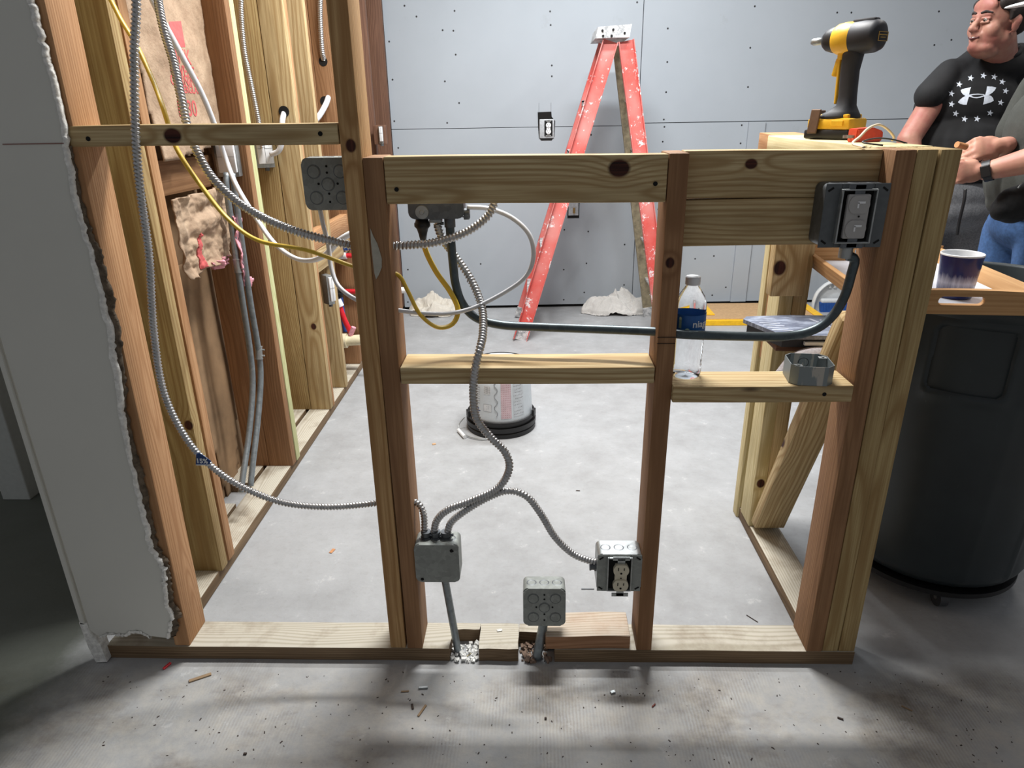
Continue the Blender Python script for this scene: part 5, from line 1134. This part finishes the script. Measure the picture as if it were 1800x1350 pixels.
# redness of the face lies in the skin; hair, brows, eyes, mouth
Hp = []
for (c, r) in (((0, .040, .068), (.081, .090, .072)), ((0, .075, .02), (.076, .055, .07)), ((0, -.005, .105), (.066, .080, .034)), ((-.060, .02, .05), (.024, .05, .035)), ((.060, .02, .05), (.024, .05, .035)), ((0, -.046, .086), (.058, .046, .026)), ((-.064, -.030, .062), (.020, .040, .028)), ((.064, -.030, .062), (.020, .040, .028)), ((-.072, .004, .040), (.012, .026, .034)), ((.072, .004, .040), (.012, .026, .034))): Hp.append(('s', TH @ Vector(c), r, TH.to_3x3()))
Hp += [('c', TH @ Vector((q*.078, -.012, .035)), .010, TH @ Vector((q*.079, -.012, .005)), .006) for q in (-1, 1)]
hair = blob('hair', Hp, .006, hairm, root, 2, .0015, 60)
TH3 = TH.to_3x3()
for q in (-1, 1):
    bm = bmesh.new(); sph(bm, TH @ Vector((q*.030, -.0800, -.001)), .0098, 16); e = link_bm('eye', bm, plain('eye_white', (150, 138, 130), .4), None, True); attach(e, root)
    bm = bmesh.new(); sph(bm, TH @ Vector((q*.030, -.0858, -.0018)), .0060, 12); i_ = link_bm('iris', bm, plain('dark_iris', (44, 34, 28), .3), None, True); attach(i_, e)
    bl = blob('eyelid', [('c', TH @ Vector((q*.043, -.0785, .0050)), .0056, TH @ Vector((q*.018, -.0870, .0055)), .0056), ('c', TH @ Vector((q*.042, -.079, -.0085)), .0050, TH @ Vector((q*.018, -.0865, -.0095)), .0048)], .0018, skin, root, 2)
    br = blob('eyebrow', [('c', TH @ Vector((q*.050, -.078, .024)), .0030, TH @ Vector((q*.030, -.0925, .029)), .0045), ('c', TH @ Vector((q*.030, -.0925, .029)), .0045, TH @ Vector((q*.014, -.0955, .024)), .004)], .002, hairm, root, 1)
mo = blob('mouth', [('c', TH @ Vector((-.024, -.0865, -.063)), .0032, TH @ Vector((0, -.0950, -.0685)), .0060), ('c', TH @ Vector((.024, -.0865, -.063)), .0032, TH @ Vector((0, -.0950, -.0685)), .0060)], .0018, plain('mouth_dark', (84, 34, 34), .5), root, 1)
te = blob('teeth', [('c', TH @ Vector((-.017, -.0895, -.0635)), .0022, TH @ Vector((-.006, -.0965, -.0650)), .0022), ('c', TH @ Vector((-.006, -.0965, -.0650)), .0022, TH @ Vector((.006, -.0965, -.0650)), .0022), ('c', TH @ Vector((.006, -.0965, -.0650)), .0022, TH @ Vector((.017, -.0895, -.0635)), .0022)], .0014, plain('tooth', (222, 214, 204), .3), mo, 1)
# T-shirt
sl = m_(1630, 173, YM+.06)
SP = [('s', (cx, cy+.0, 1.235), (.205, .130, .150)), ('s', (cx-.01, cy-.02, 1.07), (.212, .165, .165)), ('s', (cx, cy, .985), (.20, .150, .085)), ('c', sh_l+Vector((.02, 0, 0)), .058, sh_r+Vector((-.01, 0, -.005)), .060),
      ('c', sh_l, .056, sl+Vector((.006, 0, .012)), .055), ('c', sh_r, .067, (cx+.27, cy, 1.17), .066), ('c', sh_l+Vector((.03, 0, .0)), .054, on(1716, 104, 'Y', cy+.02), .048), ('c', sh_r, .056, on(1790, 98, 'Y', cy+.02), .048), ('s', on(1748, 116, 'Y', cy), (.125, .085, .060)), ('s', (cx, cy+.01, 1.30), (.175, .105, .11))]
shirt = blob('t_shirt', SP, .0075, blackT, root, 5, .0035, 7, 2)
col = []
cc = on(1750, 88, 'Y', cy)
for k in range(15): a = 2*PI*k/14; col.append(cc+Vector((.083*math.cos(a), .074*math.sin(a)-.004, .012*math.cos(a)+.032*math.sin(a))))
attach(tube('collar', col, .0075, blackT, None, seg=10), shirt)
pants = blob('sweatpants', [('s', (cx, cy-.01, .90), (.195, .150, .10)), ('s', (cx-.0, cy-.02, .84), (.19, .145, .10))]+[('c', (cx+q*.098, cy-.005, .82), .112, (cx+q*.112, cy, .46), .080) for q in (-1, 1)]+[('c', (cx+q*.112, cy, .46), .080, (cx+q*.12, cy+.02, .12), .062) for q in (-1, 1)], .009, heather, root, 4, .004, 8, 5)
dc = tube('drawstring', [m_(1684, 330, YM-.05)+Vector((0, -.05, 0)), m_(1682, 350, YM-.06)+Vector((0, -.05, 0)), m_(1674, 385, YM-.06)+Vector((0, -.05, 0)), m_(1670, 410, YM-.05)+Vector((0, -.05, 0))], .006, M['black'], None, seg=8); attach(dc, pants)
for q in (-1, 1): blob('shoe', [('s', (cx+q*.125, cy+.0, .045), (.048, .075, .045)), ('s', (cx+q*.13, cy-.11, .035), (.046, .075, .035)), ('b', (cx+q*.128, cy-.055, .012), (.092, .27, .022))], .007, shoe, root, 2)
# emblem and ring of stars, laid on the shirt
bpy.context.view_layer.update(); tsb = BVHTree.FromPolygons([v.co for v in shirt.data.vertices], [list(p.vertices) for p in shirt.data.polygons])
wm_ = plain('white_print', (208, 216, 228), .7, var=.12, scale=120)
def chest(name, polys, par, sub=3):
    bm = bmesh.new()
    for pg in polys:
        vs = [bm.verts.new((1640+a/9.64375, 100+b/9.64375, 0)) for a, b in pg]; bm.faces.new(vs)
    bmesh.ops.triangulate(bm, faces=bm.faces)
    for _ in range(sub): bmesh.ops.subdivide_edges(bm, edges=bm.edges, cuts=1, use_grid_fill=True)
    bad = []
    for v in bm.verts:
        d = (on(v.co.x, v.co.y, 'Y', YM)-CAM).normalized(); hit = tsb.ray_cast(CAM, d)
        if hit[0] is None: bad.append(v); continue
        v.co = hit[0]-d*.0015
    bmesh.ops.delete(bm, geom=bad, context='VERTS')
    o = link_bm(name, bm, wm_, None); return attach(o, par)
chest('emblem', [[(470, 562), (500, 545), (648, 512), (628, 560), (612, 640), (640, 645), (640, 672), (608, 680), (590, 735), (570, 812), (520, 812), (460, 795), (422, 768), (455, 728), (500, 690), (548, 662), (505, 632), (480, 598)]], shirt)
chest('emblem', [[(918, 500), (1000, 502), (1072, 520), (1050, 562), (1010, 605), (945, 648), (990, 665), (1020, 700), (1030, 745), (980, 770), (900, 795), (848, 810), (862, 750), (872, 680), (850, 668), (855, 645), (885, 640), (905, 580)]], shirt)
chest('emblem', [[(612, 640), (680, 628), (760, 624), (860, 632), (880, 644), (800, 640), (740, 640), (680, 645), (645, 660), (625, 662)]], shirt, 2)
chest('emblem', [[(625, 662), (645, 660), (690, 678), (740, 682), (800, 672), (850, 655), (880, 650), (860, 672), (800, 692), (740, 700), (680, 694), (630, 680)]], shirt, 2)
for a, b in ((640, 360), (855, 318), (1040, 338), (1175, 422), (1232, 578), (1150, 776), (968, 952), (748, 1050), (535, 1052), (385, 962), (315, 802), (312, 620), (445, 465)):
    pg = []
    for k in range(10): r = 58 if k % 2 == 0 else 23; q = PI/2+k*PI/5-.22; pg.append((a+r*math.cos(q), b-r*math.sin(q)))
    bm_ = chest('print_star', [pg], shirt, 1)
# ---- the second person, cut by the right edge of the picture
YP = 1.02
def p_(px, py, Y=YP): return on(px, py, 'Y', Y)
bf = p_(1764, 262).x; px0 = bf+.135
r2 = empty('person', (px0+.02, YP, 0), 'person in olive grey T-shirt, jeans and white cap wearing a black watch', 'person'); bpy.context.view_layer.update()
T2 = Matrix.Translation(Vector((p_(1772, 20).x+.178, YP+.0, p_(1772, 20).z-.01))) @ Matrix.Rotation(math.radians(-90), 4, 'Z') @ Matrix.Rotation(math.radians(10), 4, 'X')
shn = Vector((px0+.06, YP-.19, 1.30)); shf = Vector((px0+.06, YP+.19, 1.30))
wn = on(1734, 301, 'Y', .90); eln = on(1850, 272, 'Y', .80); wf_ = on(1766, 256, 'Y', 1.02); elf = Vector((px0+.0, YP+.20, 1.08))
P = head_prims(T2)
P += [('c', (px0+.06, YP, 1.30), .062, T2 @ Vector((0, .02, -.07)), .055), ('c', shn, .055, eln, .044), ('c', eln, .044, wn, .027), ('c', shf, .055, elf, .044), ('c', elf, .042, wf_, .027)]
hn = on(1690, 303, 'Y', .91); P += hand_prims(wn+Vector((-.012, 0, 0)), (-1, .05, -.04), (.0, -1, .25), (-.1, .25, 1), 1.0, .84)
P += hand_prims(wf_+Vector((-.01, 0, 0)), (-1, -.05, -.12), (-.1, -.85, .5), (-.05, -.5, -.85), .8, .98)
P += [('s', (px0+.02, YP, 1.15), (.10, .16, .16)), ('s', (px0+.02, YP, .95), (.11, .16, .14))]
for q in (-1, 1): P += [('c', (px0+.03, YP+q*.09, .86), .085, (px0+.02, YP+q*.11, .46), .058), ('c', (px0+.02, YP+q*.11, .46), .055, (px0+.05, YP+q*.12, .09), .038), ('c', (px0+.04, YP+q*.12, .05), .040, (px0-.13, YP+q*.13, .034), .032)]
b2 = blob('body', P, .0045, skin2, r2, 2)
blob('t_shirt', [('s', (px0+.03, YP, 1.17), (.135, .185, .17)), ('s', (px0-.0, YP, 1.02), (.135, .185, .14)), ('c', shn, .064, shf, .064), ('c', shn, .064, shn.lerp(eln, .62), .062), ('c', shf, .064, shf.lerp(elf, .62), .062), ('s', (px0+.01, YP, .95), (.128, .175, .07))], .0075, olive, r2, 5, .003, 8, 4)
blob('jeans', [('s', (px0+.03, YP, .88), (.125, .170, .09))]+[('c', (px0+.03, YP+q*.09, .84), .100, (px0+.02, YP+q*.11, .46), .076) for q in (-1, 1)]+[('c', (px0+.02, YP+q*.11, .46), .074, (px0+.05, YP+q*.12, .12), .060) for q in (-1, 1)], .009, jean, r2, 4, .003, 9, 8)
for q in (-1, 1): blob('shoe', [('s', (px0+.03, YP+q*.12, .045), (.075, .048, .045)), ('s', (px0-.09, YP+q*.125, .035), (.08, .046, .035)), ('b', (px0-.03, YP+q*.122, .012), (.28, .092, .022))], .007, shoe, r2, 2)
for q in (-1, 1):
    bm = bmesh.new(); sph(bm, T2 @ Vector((q*.030, -.0815, -.001)), .0105, 12); e = link_bm('eye', bm, bpy.data.materials['eye_white'], None, True); attach(e, r2)
blob('hair', [('s', T2 @ Vector((0, .05, .03)), (.078, .070, .07), T2.to_3x3())], .007, hairm, r2, 2)
cp = blob('cap', [('s', T2 @ Vector((0, .022, .075)), (.084, .098, .062), T2.to_3x3())], .006, M['white'], r2, 3)
br_ = blob('cap_brim', [('s', T2 @ Vector((0, -.105, .052)), (.072, .070, .007), T2.to_3x3())], .004, M['white'], cp, 1)
pc_ = on(1778, 362, 'Y', .86)
pouch = blob('waist_pouch', [('s', pc_+Vector((.02, .02, 0)), (.060, .035, .055)), ('s', pc_+Vector((.07, .01, .02)), (.08, .04, .055)), ('s', pc_+Vector((-.012, .02, -.012)), (.035, .03, .035))], .005, plain('black_pouch_fabric', (20, 20, 22), .8, var=.3, scale=90, bump=.4), r2, 2, .002, 25)
bm = bmesh.new(); z_ = on(1793, 326, 'Y', .835); bx(bm, z_, (.004, .003, .018), Matrix.Rotation(.5, 3, 'Y'), .001); zp = link_bm('zip_pull', bm, M['galv'], None); attach(zp, pouch)
wd = (eln-wn).normalized(); wp = wn+wd*.004; n = 28; vs = []; fs = []
u_ = wd.cross(Vector((0, 0, 1))).normalized(); v_ = wd.cross(u_)
for t_ in (-.011, .011):
    for k in range(n): a = 2*PI*k/n; vs.append(wp+wd*t_+u_*(.0315*math.cos(a))+v_*(.0315*math.sin(a)))
for k in range(n): fs.append((k, (k+1) % n, n+(k+1) % n, n+k))
wb_ = attach(mk('watch_band', vs, fs, M['black'], None, True), r2)
bm = bmesh.new(); tc_ = (CAM-wp); tc_ = (tc_-wd*tc_.dot(wd)).normalized(); bx(bm, wp+tc_*.033, (.026, .036, .009), Matrix((wd, tc_.cross(wd), tc_)).transposed(), .003); wf2 = link_bm('watch_face', bm, M['black'], None); attach(wf2, wb_)
cw = on(1682, 254, 'Y', .97); bm = bmesh.new(); cyl(bm, cw, cw+Vector((.035, .01, -.008)), .0095, .0095, 16); o = link_bm('wooden_plug', bm, plain('tan_cork', (196, 140, 92), .7), None, True); autosmooth(o); tag(o, 'small tan cork held in the far hand of the person in the white cap', 'cork')
